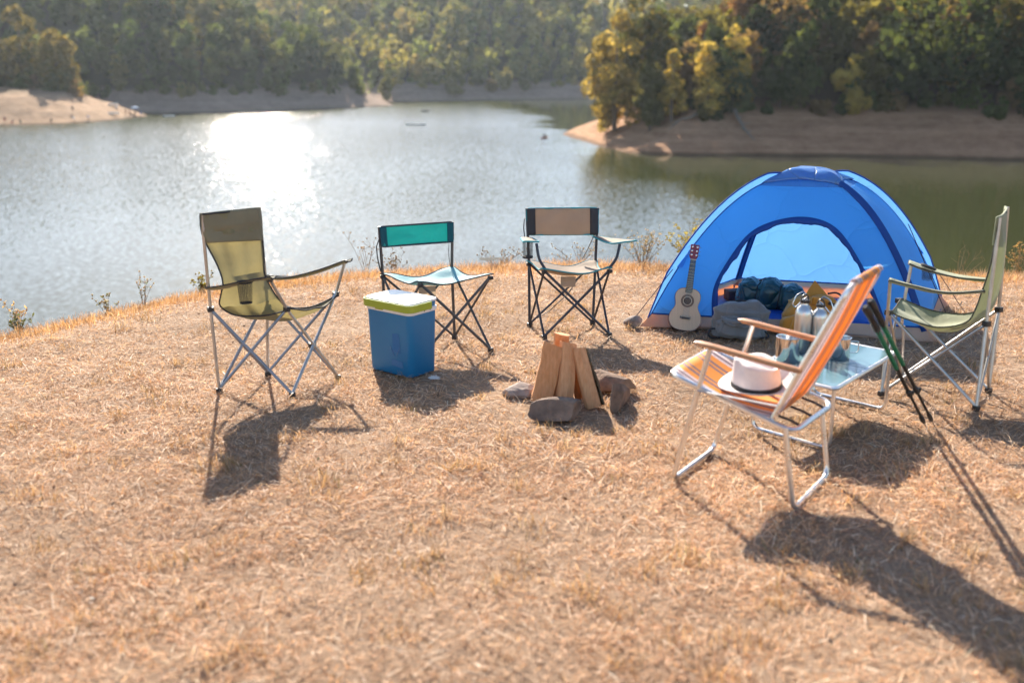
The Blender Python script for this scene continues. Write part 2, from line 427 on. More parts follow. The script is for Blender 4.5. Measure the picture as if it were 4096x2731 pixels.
# shores and hills: height from the distance to the waterline
R_POLY = A([(11.7, 239.6), (12.6, 229), (14.5, 219.7), (17.5, 203), (21.2, 187.4), (26, 183.6), (33.3, 181.8), (45, 181.6), (56.5, 180.9), (70, 177.5), (87.6, 172.4), (130, 163), (180, 140), (430, 90), (430, 385), (200, 372), (120, 352), (60, 322), (30, 292), (16, 262)])
A_POLY = A([(-430, 336), (-200, 338), (-140, 340), (-99.8, 346), (-75.8, 373), (-60, 392), (-51, 402), (-47.2, 414), (-54, 430), (-75, 458), (-110, 490), (-200, 540), (-430, 560)])
F_POLY = A([(-430, 500), (-150, 490), (-80, 468), (-60, 452), (-48, 450), (-41, 453), (-30, 462), (-15, 471), (-2, 474), (8, 483), (25.8, 489), (47.9, 502), (120, 522), (430, 545), (430, 718), (-430, 718)])
S_POLY = A([(-430, 225), (-220, 250), (-136.4, 271), (-128, 276), (-123.4, 281), (-119, 289), (-117.3, 297), (-115.7, 322), (-118, 330), (-128, 342), (-145, 356), (-200, 362), (-430, 362)])
def land_fn(poly, seed, slope, top, beach=18., bs=.40, spurs=0.):
    def f(x, y):
        x = np.asarray(x, float); y = np.asarray(y, float)
        d = seg_dist(x, y, poly); s = np.where(inside(x, y, poly), d, -d)
        s = s + (fbm(x * .06, y * .06, seed) - .47) * 6 * np.clip(np.abs(s) / 8, 0, 1)
        up = np.maximum(s - beach, 0)
        rid = (fbm(x * .018, y * .018, seed + 40, 3) - .45) * .9 + 1
        z = WATER_Z + np.where(s > 0, bs * np.minimum(s, beach), .35 * s) + slope * up * rid
        z = z + np.where(s > 0, (fbm(x * .22, y * .22, seed + 9) - .47) * 1.0 * np.clip(s / 5, 0, 1), 0)
        if spurs: z = z + spurs * (1 - np.abs(np.sin((x * .85 + y * .55) / 52. + .4))) * np.clip((s - 25) / 45, 0, 1)
        z = z + np.where((s > 0) & (s < beach + 2), .11 * np.sin(z * 8.2), 0)          # terraces left by the falling water
        z = z - np.where(s > 0, np.maximum(0, fbm(x * .13 + 7, y * .05, seed + 3, 3) - .5) * 5 * np.clip(s / 6, 0, 1) * np.clip((beach + 6 - s) / 6, 0, 1), 0)   # gullies
        z = np.where(z > top - 20, top - 20 + 20 * np.tanh((z - top + 20) / 20 * .8), z)
        return np.maximum(z, -16.3)
    return f
def land_s(poly, x, y):
    d = seg_dist(x, y, poly); return np.where(inside(x, y, poly), d, -d)
zR = land_fn(R_POLY, 11, .53, 95, 17., .42); zF = land_fn(F_POLY, 23, .47, 140, 17., .42, 18.); zA = land_fn(A_POLY, 27, .78, 90, 15., .46); zS = land_fn(S_POLY, 31, .13, 40, 17., .40)

def shore_material(name, c0, c1, cf):
    m, t, nd, lk = new_mat(name)
    ge = N(t, 'ShaderNodeNewGeometry'); P = ge.outputs['Position']
    mp = N(t, 'ShaderNodeMapping', ins={'Scale': (.03, .03, 1.5)}); lk.new(P, mp.inputs['Vector'])
    n1 = N(t, 'ShaderNodeTexNoise', ins={'Scale': 1.0, 'Detail': 7.0, 'Roughness': .7}); lk.new(mp.outputs[0], n1.inputs['Vector'])
    n2 = N(t, 'ShaderNodeTexNoise', ins={'Scale': .35, 'Detail': 8.0, 'Roughness': .7}); lk.new(P, n2.inputs['Vector'])
    mx0 = N(t, 'ShaderNodeMath', operation='ADD'); lk.new(n1.outputs['Fac'], mx0.inputs[0]); lk.new(n2.outputs['Fac'], mx0.inputs[1])
    r = N(t, 'ShaderNodeValToRGB'); e = r.color_ramp.elements; e[0].position = .36; e[0].color = rgb(c0); e[1].position = .66; e[1].color = rgb(c1)
    hv = N(t, 'ShaderNodeMath', operation='MULTIPLY', ins={1: .5}); lk.new(mx0.outputs[0], hv.inputs[0]); lk.new(hv.outputs[0], r.inputs['Fac'])
    sx = N(t, 'ShaderNodeSeparateXYZ'); lk.new(P, sx.inputs[0])
    hz = N(t, 'ShaderNodeMath', operation='MULTIPLY_ADD', ins={1: 4.0}); lk.new(n2.outputs['Fac'], hz.inputs[0]); lk.new(sx.outputs['Z'], hz.inputs[2])
    mr = N(t, 'ShaderNodeMapRange', ins={'From Min': -5.2, 'From Max': -3.0}); lk.new(hz.outputs[0], mr.inputs['Value'])
    mx = N(t, 'ShaderNodeMixRGB', ins={'Color2': rgb(cf)}); lk.new(mr.outputs[0], mx.inputs['Fac']); lk.new(r.outputs[0], mx.inputs['Color1'])
    # wet mud band just above the water
    wt = N(t, 'ShaderNodeMapRange', ins={'From Min': -13.75, 'From Max': -13.45, 'To Min': .45, 'To Max': 1.0}); lk.new(sx.outputs['Z'], wt.inputs['Value'])
    mw = N(t, 'ShaderNodeMixRGB', blend_type='MULTIPLY', ins={'Fac': 1.0}); lk.new(mx.outputs[0], mw.inputs['Color1']); lk.new(wt.outputs[0], mw.inputs['Color2'])
    bp = N(t, 'ShaderNodeBump', ins={'Strength': 1.0, 'Distance': 1.6}); lk.new(hv.outputs[0], bp.inputs['Height'])
    p = N(t, 'ShaderNodeBsdfPrincipled', ins={'Roughness': .95, 'Specular IOR Level': .1}); lk.new(mw.outputs[0], p.inputs['Base Color']); lk.new(bp.outputs[0], p.inputs['Normal'])
    o = N(t, 'ShaderNodeOutputMaterial'); lk.new(p.outputs[0], o.inputs['Surface'])
    return m
grid_obj('wooded_point', np.r_[np.arange(2, 130, 2.), np.arange(130, 430, 12)], np.r_[np.arange(86, 160, 9), np.arange(160, 275, 2.), np.arange(275, 390, 6)], zR, shore_material('point_mud', (.24, .125, .068), (.50, .295, .17), (.07, .046, .028)))
grid_obj('far_hills', np.r_[np.arange(-430, -170, 10), np.arange(-170, 170, 4.), np.arange(170, 431, 12)], np.r_[np.arange(440, 540, 4.), np.arange(540, 720, 9)], zF, shore_material('far_mud', (.20, .145, .11), (.38, .28, .21), (.05, .045, .03)))
grid_obj('far_spur', np.r_[np.arange(-430, -170, 10), np.arange(-170, -38, 3.)], np.r_[np.arange(328, 480, 3.), np.arange(480, 570, 9)], zA, shore_material('spur_mud', (.21, .15, .115), (.38, .275, .205), (.05, .045, .03)))
grid_obj('headland', np.r_[np.arange(-430, -190, 9), np.arange(-190, -108, 1.6)], np.r_[np.arange(222, 372, 2.2)], zS, shore_material('headland_mud', (.24, .155, .095), (.46, .31, .20), (.12, .085, .05)))
# ------------------------------------------------------------------ trees
rs = np.random.RandomState(7)
def crown_quads(rng, h, rx, n, leaf, base=.22, shape='round', lobes=26, col=(.07, .09, .025), cvar=.28, tip=None, lean=0.0):
    """leaf-clump quads spread over lobes that fill the crown's volume; returns verts (n*4,3), colours (n,3)"""
    L = []
    for k in range(lobes):
        a = rng.uniform(0, 6.283); t = rng.uniform(0, 1) if k > 3 else rng.uniform(0, .3)
        if shape == 'cone': rad = (1 - t) ** .75 * .95 + .05
        elif shape == 'oval': rad = math.sin(math.pi * (0.10 + .86 * t)) ** .6 * .9
        else: rad = math.sin(math.pi * (0.20 + .74 * t)) ** .8
        rr = rad * rng.uniform(.45, .78)
        L.append((math.cos(a) * rx * rr, math.sin(a) * rx * rr, h * (base + (1 - base) * (.08 + .86 * t)), rx * (.30 + .34 * rad) * rng.uniform(.6, 1.15) * (13 / lobes) ** .5))
    L.append((0, 0, h * (base + (1 - base) * .45), rx * .55))
    L = np.array(L)
    wgt = L[:, 3] ** 2; idx = rng.choice(len(L), n, p=wgt / wgt.sum())
    d = rng.normal(size=(n, 3)); d[:, 2] = d[:, 2] * .9 + .12; d /= np.linalg.norm(d, axis=1)[:, None]
    r = rng.uniform(.62, 1.08, n) ** .7
    c = L[idx, :3] + d * (L[idx, 3] * r)[:, None] * np.array([1, 1, .92 if shape != 'cone' else .8])
    nrm = d + rng.normal(size=(n, 3)) * .34; nrm /= np.linalg.norm(nrm, axis=1)[:, None]
    ref = rng.normal(size=(n, 3)); u = np.cross(nrm, ref); u /= np.linalg.norm(u, axis=1)[:, None]; v = np.cross(nrm, u)
    sz = leaf * rng.uniform(.55, 1.35, n)[:, None]
    k = rng.uniform(.45, 1.1, (n, 4, 1))
    q = np.stack([c + u * sz * k[:, 0], c + v * sz * .75 * k[:, 1], c - u * sz * k[:, 2], c - v * sz * .75 * k[:, 3]], 1)
    c0 = np.array(col)[None, :] * (1 + rng.uniform(-cvar, cvar, (n, 1)))
    lc = np.array(col)[None, :] * rng.uniform(.75, 1.3, (len(L), 1)); c0 = c0 * .5 + lc[idx] * .5
    if tip is not None:
        m_ = rng.uniform(size=n) < .35
        c0[m_] = np.array(tip) * (1 + rng.uniform(-.2, .2, (m_.sum(), 1)))
    q = q.reshape(-1, 3)
    if lean: q[:, 0] += lean * q[:, 2]
    return q, np.clip(c0, .003, .9)

M_LEAF = attr_leaf('foliage', transl=.45, rough=.9, gain=1.0, tgain=1.7, warm=(1.1, 1.0, .60), spec=.04)
M_WOODLEAF = attr_leaf('wood_foliage', transl=.44, rough=.9, gain=1.0, tgain=1.8, warm=(1.08, 1.0, .52), spec=.04)
M_BARK = mat('bark', (.16, .115, .075), .9, var=.3, vscale=3, bump=.5, bscale=8)
M_PALEBARK = mat('pale_bark', (.34, .30, .24), .9, var=.3, vscale=3, bump=.5, bscale=8)

def trunk_mb(x, y, z, h, rx, rng, r0=None):
    mb = MB(); r0 = r0 or h * .016 + .06
    top = (x + rng.uniform(-.3, .3), y + rng.uniform(-.3, .3), z + h * .85)
    pts = [(x, y, z - .4), (x + rng.uniform(-.1, .1), y, z + h * .25), (x + rng.uniform(-.2, .2), y, z + h * .55), top]
    mb.tube(pts, [r0 * 1.25, r0, r0 * .6, r0 * .15], 7)
    for k in range(5):
        a = rng.uniform(0, 6.283); zz = z + h * rng.uniform(.25, .6); l = rx * rng.uniform(.5, .85)
        mb.tube([(x, y, zz), (x + math.cos(a) * l * .5, y + math.sin(a) * l * .5, zz + l * .35), (x + math.cos(a) * l, y + math.sin(a) * l, zz + l * .8)], [r0 * .4, r0 * .25, r0 * .06], 5)
    return mb

def make_tree(name, label, x, y, z, h, rx, n, leaf, col, shape='round', base=.2, tip=None, seed=1, lobes=38, bark=None, lean=0.0):
    rng = np.random.RandomState(seed)
    t = thing(name, label, 'tree', (x, y, z))
    trunk_mb(x, y, z, h, rx, rng).build('trunk', bark or M_BARK, t)
    q, c = crown_quads(rng, h, rx, n, leaf, base, shape, lobes, col, tip=tip, lean=lean)
    link_mesh('crown', quads_mesh('crown', q, 4, c), M_LEAF, t)
    return t

GREEN = (.065, .08, .027); OLIVE = (.11, .098, .033); YEL = (.30, .23, .06); BROWN = (.15, .10, .052); DARK = (.038, .05, .02); RUST = (.16, .075, .035); PALE = (.14, .14, .055)
def wood(name, label, pts, zf, hr, leaf, n, pal, wts, seed, shape_p=.25, low=()):
    rng = np.random.RandomState(seed); Q = []; Cc = []
    for (x, y) in pts:
        h = rng.uniform(*hr) * (1.45 if rng.uniform() < .22 else 1); rx = h * rng.uniform(.24, .38)
        col = np.array(pal[rng.choice(len(pal), p=wts)]) * rng.uniform(.75, 1.25)
        q, c = crown_quads(rng, h, rx, n, leaf, rng.uniform(.02, .15), 'oval' if rng.uniform() < shape_p else 'round', 20, col)
        q += np.array([x, y, float(zf(np.array([x]), np.array([y]))[0]) - .3]); Q.append(q); Cc.append(c)
    for (x, y) in low:                                            # shrubs along the foot of the wood
        h = rng.uniform(2.2, 6.0); col = np.array(pal[rng.choice(len(pal), p=wts)]) * rng.uniform(.8, 1.3)
        q, c = crown_quads(rng, h, h * rng.uniform(.4, .6), int(n * .45), leaf * .8, -.08, 'round', 9, col)
        q += np.array([x, y, float(zf(np.array([x]), np.array([y]))[0]) - .2]); Q.append(q); Cc.append(c)
    me = quads_mesh(name, np.concatenate(Q), 4, np.concatenate(Cc))
    o = link_mesh(name, me, M_WOODLEAF); tag(o, label, 'wood', kind='stuff')
    return o
def scatter(poly, x0, x1, y0, y1, step, smin, smax, seed, vis):
    rng = np.random.RandomState(seed); o = []
    for gxx in np.arange(x0, x1, step):
        for gyy in np.arange(y0, y1, step):
            x = gxx + rng.uniform(-.45, .45) * step; y = gyy + rng.uniform(-.45, .45) * step
            s = float(land_s(poly, np.array([x]), np.array([y]))[0])
            if smin < s < smax and abs(x) < y * vis: o.append((x, y))
    return o

ptsR = scatter(R_POLY, 12, 190, 165, 300, 5.7, 18, 105, 3, .62)
ptsR += [p for p in scatter(R_POLY, 110, 260, 165, 290, 8.5, 18, 80, 4, .85) if abs(p[0]) >= p[1] * .62]
wood('hillside_wood', 'dark autumn wood covering the steep slope of the right hand point', ptsR, zR, (9, 16), .90, 560, [GREEN, OLIVE, BROWN, DARK, RUST, YEL], [.31, .31, .13, .21, .01, .03], 5, low=scatter(R_POLY, 12, 190, 165, 300, 4.2, 14.5, 20, 31, .62))
ptsF = scatter(F_POLY, -330, 330, 440, 712, 7.0, 17, 225, 4, .54)
ptsF = [p for p in ptsF if not (p[0] < -95 and p[1] < 540)]
ptsA = scatter(A_POLY, -260, -30, 340, 520, 6.8, 15, 70, 14, .60)
ptsA += [p for p in scatter(A_POLY, -420, -200, 340, 480, 9.5, 15, 70, 15, .98) if abs(p[0]) >= p[1] * .60]
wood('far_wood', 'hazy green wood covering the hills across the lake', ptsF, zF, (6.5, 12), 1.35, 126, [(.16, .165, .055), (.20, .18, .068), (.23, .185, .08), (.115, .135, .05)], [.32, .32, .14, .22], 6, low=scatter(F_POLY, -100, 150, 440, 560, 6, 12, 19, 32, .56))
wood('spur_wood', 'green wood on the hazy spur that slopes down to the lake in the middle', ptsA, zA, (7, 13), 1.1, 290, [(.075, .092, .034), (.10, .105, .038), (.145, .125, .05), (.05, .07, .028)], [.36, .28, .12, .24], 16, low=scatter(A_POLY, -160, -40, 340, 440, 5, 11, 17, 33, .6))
ptsS = scatter(S_POLY, -260, -134, 300, 360, 6.0, 16, 60, 8, .66)
ptsS += [p for p in scatter(S_POLY, -380, -190, 295, 358, 9, 16, 60, 9, .95) if abs(p[0]) >= p[1] * .66]
ptsS = [p for p in ptsS if p[0] < -162 or p[1] > 330]
wood('headland_wood', 'olive wood at the left edge behind the sandy headland', ptsS, zS, (10, 15), .75, 420, [OLIVE, GREEN, BROWN], [.5, .35, .15], 9, low=[(-134 - 1.9 * k, 316 + (k * 7 % 9) - k * .3) for k in range(16)])

def zz(f, x, y): return float(f(np.array([x]), np.array([y]))[0]) - .2
for k, (nm, lb, x, y, h, rx, n, lf, col, sh, bs, tip, bk) in enumerate([
    ('broadleaf_tree', 'tall golden green tree at the lakeward tip of the right hand point', 21.5, 214, 25, 7.4, 6400, .58, (.22, .175, .055), 'round', -.06, (.44, .33, .10), None),
    ('broadleaf_tree', 'tall dark green tree just behind the golden tree on the point', 28, 222, 27, 7.0, 4600, .62, (.075, .08, .024), 'round', .05, (.16, .12, .035), None),
    ('broadleaf_tree', 'grey green feathery tree right of the golden tree on the point', 27.2, 200.5, 13.5, 4.0, 3400, .44, (.11, .105, .042), 'oval', .05, None, None),
    ('broadleaf_tree', 'slim yellow tree left of the pair of bright yellow trees', 31.2, 199.5, 14.5, 3.6, 2800, .38, (.28, .22, .06), 'cone', .05, (.50, .38, .10), None),
    ('broadleaf_tree', 'left one of the two bright yellow trees with pointed tops', 38.0, 199.5, 15.5, 5.2, 4600, .40, (.36, .28, .075), 'cone', .02, (.56, .44, .12), None),
    ('broadleaf_tree', 'right one of the two bright yellow trees with pointed tops', 43.2, 200.5, 16.5, 5.6, 5000, .40, (.34, .27, .07), 'cone', .02, (.56, .44, .12), None),
    ('broadleaf_tree', 'small yellow green tree above the bare clay gully on the bank', 75, 201.5, 11.0, 2.6, 1500, .36, (.15, .125, .03), 'oval', .10, (.26, .19, .045), None),
    ('broadleaf_tree', 'bushy yellow green tree with pale trunk near the right edge bank', 84, 198, 8.6, 2.8, 1500, .36, (.14, .11, .03), 'round', .12, (.24, .17, .04), M_PALEBARK),
    ('broadleaf_tree', 'big rusty brown tree crown above the yellow trees', 52, 222, 18, 7.0, 4400, .55, (.16, .085, .042), 'round', .10, None, None),
    ('broadleaf_tree', 'dark green bushy tree right of the bright yellow pair', 52.5, 200.5, 10.5, 4.0, 3000, .46, (.045, .06, .02), 'round', .02, None, None),
    ('broadleaf_tree', 'tall slender pale trunked tree at the right end of the bank', 93.5, 198, 17, 3.4, 1900, .40, (.06, .065, .022), 'oval', .30, (.12, .09, .03), M_PALEBARK),
    ]):
    make_tree(nm, lb, x, y, zz(zR, x, y), h, rx, n, lf, col, sh, bs, tip, 100 + k, bark=bk)
for k, (lb, x, y, h, rx, n, lf, col, sh, bs) in enumerate([
    ('big olive tree with rounded top on the sandy headland', -142.5, 323, 19, 7.5, 4600, .66, (.13, .11, .034), 'round', .06),
    ('olive tree at the left picture edge on the headland', -160, 316, 16, 7.0, 3600, .66, (.12, .095, .035), 'round', .05),
    ('brown green tree standing behind the olive tree on the headland', -158, 333, 27, 8, 3600, .70, (.12, .105, .035), 'oval', .05),
    ]):
    make_tree('broadleaf_tree', lb, x, y, zz(zS, x, y), h, rx, n, lf, col, sh, bs, (.20, .15, .045), 140 + k)
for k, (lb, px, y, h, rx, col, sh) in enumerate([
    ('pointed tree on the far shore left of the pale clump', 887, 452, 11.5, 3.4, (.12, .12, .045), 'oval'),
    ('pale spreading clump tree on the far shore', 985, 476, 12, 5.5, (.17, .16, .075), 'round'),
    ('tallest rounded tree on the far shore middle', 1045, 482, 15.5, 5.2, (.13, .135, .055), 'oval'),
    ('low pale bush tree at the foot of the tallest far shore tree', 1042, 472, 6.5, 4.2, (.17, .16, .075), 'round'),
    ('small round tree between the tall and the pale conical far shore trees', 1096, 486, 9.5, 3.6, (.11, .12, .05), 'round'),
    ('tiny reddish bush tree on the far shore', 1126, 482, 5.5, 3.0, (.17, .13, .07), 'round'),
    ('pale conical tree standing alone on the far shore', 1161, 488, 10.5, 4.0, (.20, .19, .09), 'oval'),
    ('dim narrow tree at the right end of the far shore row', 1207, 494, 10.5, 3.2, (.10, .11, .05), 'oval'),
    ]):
    x = (px - 1176) / 2371. * y
    make_tree('broadleaf_tree', lb, x, y, zz(zF, x, y), h, rx, 800, .85, col, sh, .04, None, 170 + k, 24)
# ------------------------------------------------------------------ camp chairs
M_STEEL = mat('brushed_steel_tube', (.46, .44, .42), .33, .85, var=.15, vscale=14, rvar=.1)
M_BLUESTEEL = mat('grey_blue_tube', (.22, .24, .28), .38, .6, var=.15, vscale=14, rvar=.1)
M_DARKTUBE = mat('dark_painted_tube', (.040, .042, .055), .38, .25, var=.2, vscale=14, rvar=.1)
M_BROWNTUBE = mat('brown_grey_tube', (.085, .075, .072), .38, .3, var=.2, vscale=14, rvar=.1)
M_BLACKPL = mat('black_plastic', (.018, .018, .020), .45, var=.2)
M_KHAKI = mat('khaki_canvas', (.215, .20, .115), .8, var=.25, vscale=7, transl=.28, tcol=(.30, .245, .10), bump=.25, bscale=26, sheen=.2)
M_KHAKI_DK = mat('dark_khaki_canvas', (.25, .225, .145), .8, var=.14, vscale=5, transl=.25, tcol=(.27, .23, .125), bump=.25, bscale=26, sheen=.2)
M_SAGE = mat('sage_green_canvas', (.25, .265, .155), .75, var=.15, vscale=5, transl=.14, tcol=(.22, .24, .10), bump=.3, bscale=22, sheen=.2)
M_BINDBLK = mat('black_binding', (.022, .022, .026), .8, var=.2)
M_TEAL = mat('teal_canvas', (.030, .36, .345), .75, var=.10, vscale=8, transl=.40, tcol=(.02, .50, .46), bump=.25, bscale=24)
M_TEALDK = mat('dark_teal_canvas', (.008, .10, .14), .8, var=.10, transl=.25, tcol=(.008, .14, .19))
M_TEALPALE = mat('pale_teal_canvas', (.28, .52, .55), .7, var=.10, vscale=5, transl=.25, tcol=(.05, .50, .50), bump=.3, bscale=20)
M_TAN = mat('tan_canvas', (.38, .305, .24), .8, var=.10, vscale=6, transl=.32, tcol=(.44, .32, .215), bump=.25, bscale=24)
M_GREYPAN = mat('charcoal_canvas', (.045, .046, .052), .8, var=.15, transl=.12)
M_BINDTEAL = mat('teal_binding', (.012, .25, .30), .7, var=.15)
M_MESH = mat('black_mesh', (.02, .02, .022), .7, alpha=26.0)

def lerp(a, b, t): return A(a) * (1 - t) + A(b) * t
def sheet(rows, sag=.0, wr=.004, seed=1, nu=14, nv=6, vsag=.0, freq=(3, 9), folds=.0):
    """cloth spanned between a list of (left, right) points, sagging between its supports"""
    Lc = catmull([r[0] for r in rows], nv); Rc = catmull([r[1] for r in rows], nv); m = len(Lc)
    sg = sag if hasattr(sag, '__len__') else [sag] * len(rows)
    S = np.interp(np.linspace(0, 1, m), np.linspace(0, 1, len(rows)), sg)
    nz = sines(seed, 7, *freq)
    def fn(u, v):
        i = min(int(round(v * (m - 1))), m - 1)
        p = lerp(Lc[i], Rc[i], u); k = 4 * u * (1 - u)
        t1 = Lc[min(i + 1, m - 1)] - Lc[max(i - 1, 0)]; n = np.cross(Rc[i] - Lc[i], t1); n = n / (np.linalg.norm(n) + 1e-9)
        if n[2] < 0: n = -n
        p = p - n * S[i] * k + n * wr * float(nz(np.array([p[0] * 1.2, p[1], p[2]]))) * min(1, k * 2 + .2)
        if folds: p = p + n * folds * math.sin(6.2832 * (2.6 * u + .35 * math.sin(v * 5 + seed))) * k * (.35 + .65 * math.sin(v * 6 + .7) ** 2)
        return p
    mb = MB(); mb.grid(fn, nu, m - 1)
    edge = [Vector(fn(0, j / (m - 1))) for j in range(m)] + [Vector(fn(i / nu, 1)) for i in range(1, nu + 1)] + [Vector(fn(1, j / (m - 1))) for j in range(m - 2, -1, -1)] + [Vector(fn(i / nu, 0)) for i in range(nu - 1, 0, -1)]
    return mb, edge, fn
def tubes(parent, lst, m, r=.0085, name='leg', n=8):
    for p in lst:
        MB().tube(rounded(p, .06), r, n).build(name, m, parent)
def foot(parent, p, m, s=.016):
    M3 = Matrix.Rotation(.4, 3, 'Z')
    MB().box((p[0], p[1], .014), s * 2.1, s * 1.6, .028, M3, .006).build('foot_cap', m, parent)
def hub(parent, p, m, s=.017, name='joint'):
    MB().box(p, s * 1.9, s * 1.7, s * 1.5, Matrix.Rotation(.5, 3, 'Z'), .004).build(name, m, parent)

# --- khaki high back chair on the left
def chair_khaki():
    fRL, fRR, fFL, fFR = (-1.53, 4.945, .02), (-1.345, 5.24, .02), (-1.132, 4.87, .02), (-.948, 5.172, .02)
    sRL, sRR = (-1.54, 4.945, .45), (-1.315, 5.215, .45)
    sFL, sFR = (-1.171, 5.03, .43), (-.972, 5.36, .435)
    tL, tR = (-1.538, 4.92, .935), (-1.303, 5.13, .935)
    aFL, aFR = (-1.222, 4.93, .605), (-.905, 5.31, .625)
    t = thing('camp_chair', 'khaki high back folding camp chair at the left beside the cooler', 'chair', (-1.24, 5.05, 0))
    tubes(t, [[fRL, sRL, tL], [fRR, sRR, tR]], M_STEEL, .0085, 'back_post')
    tubes(t, [[fFL, lerp(fFL, sFR, .45), sFR, lerp(sFR, aFR, .6), aFR], [fFR, lerp(fFR, sFL, .45), sFL, lerp(sFL, aFL, .6), aFL]], M_STEEL, .0085, 'arm_post')
    tubes(t, [[fRL, sFL], [fFL, sRL], [fRR, sFR], [fFR, sRR]], M_BLUESTEEL, .008, 'side_strut')
    tubes(t, [[fRL, sRR], [fRR, sRL]], M_BLUESTEEL, .008, 'rear_strut')
    for p in (fRL, fRR, fFL, fFR): foot(t, p, M_BLACKPL)
    for p in (sRL, sRR, sFL, sFR): hub(t, p, M_BLACKPL)
    hub(t, (-1.071, 5.14, .205), M_BLACKPL, .02); hub(t, aFR, M_BLACKPL, .013); hub(t, aFL, M_BLACKPL, .013)
    # sling: back and seat in one, narrow at the waist
    rows = [((-1.545, 4.915, .94), (-1.298, 5.125, .94)), ((-1.548, 4.925, .86), (-1.297, 5.13, .86)), ((-1.532, 4.935, .79), (-1.298, 5.13, .77)), ((-1.49, 4.94, .69), (-1.298, 5.13, .69)), ((-1.466, 4.945, .59), (-1.298, 5.13, .59)),
            ((-1.482, 4.95, .53), (-1.276, 5.14, .525)), ((-1.495, 4.965, .462), (-1.245, 5.17, .455)), ((-1.43, 5.0, .405), (-1.20, 5.20, .40)), ((-1.30, 5.02, .395), (-1.10, 5.26, .385)), ((-1.20, 5.02, .415), (-1.01, 5.32, .41)), ((-1.16, 5.02, .435), (-.955, 5.375, .442))]
    mb, e, fn = sheet(rows, [.0, .01, .015, .02, .02, .03, .045, .05, .05, .05, .045], .006, 4, 26, 5, freq=(2.5, 8), folds=.010)
    s = mb.build('sling', M_KHAKI, t)
    MB().tube(e, .0045, 6, True).build('binding', M_BINDBLK, s)
    hd = [(tuple(A(a) + (.004, -.006, .004)), tuple(A(b) + (.004, -.006, .004))) for a, b in rows[:3]]
    hd[0] = ((-1.545, 4.915, .945), (-1.296, 5.122, .947)); 
    mb, e, fn = sheet(hd, [-.004, .004, .009], .0035, 9, 12, 5)
    mb.build('headrest', M_KHAKI_DK, t, solid=.012)
    for nm, ra in (('arm_rest', [((-1.555, 4.935, .565), (-1.525, 4.955, .565)), ((-1.47, 4.87, .585), (-1.44, 4.95, .575)), ((-1.33, 4.86, .615), (-1.30, 4.955, .605)), ((-1.215, 4.895, .628), (-1.20, 4.96, .618))]),
                   ('arm_rest', [((-1.315, 5.15, .575), (-1.30, 5.19, .575)), ((-1.19, 5.17, .568), (-1.17, 5.235, .560)), ((-1.03, 5.22, .60), (-1.00, 5.29, .595)), ((-.90, 5.27, .640), (-.865, 5.32, .640))])):
        mb, e, fn = sheet(ra, .012, .002, 6, 6, 5); a = mb.build(nm, M_KHAKI, t, solid=.006)
        MB().tube(e, .004, 6, True).build('binding', M_BINDBLK, a)
    cc = A((-1.345, 4.905, .60))
    cup = MB(); cup.grid(lambda u, v: cc + A((.038 * math.cos(u * 6.2832) * (1 - .18 * v), .038 * math.sin(u * 6.2832) * (1 - .18 * v), -.105 * v)), 20, 6, True)
    c = cup.build('cup_holder', M_MESH, t)
    MB().tube([cc + A((.038 * math.cos(a), .038 * math.sin(a), 0)) for a in np.linspace(0, 6.2832, 20, False)], .004, 6, True).build('rim', M_BINDBLK, c)
    MB().lathe([(.002, 0), (.031, 0), (.031, .004), (.002, .004)], cc - A((0, 0, .109)), 16).build('base', M_BINDBLK, c)
chair_khaki()

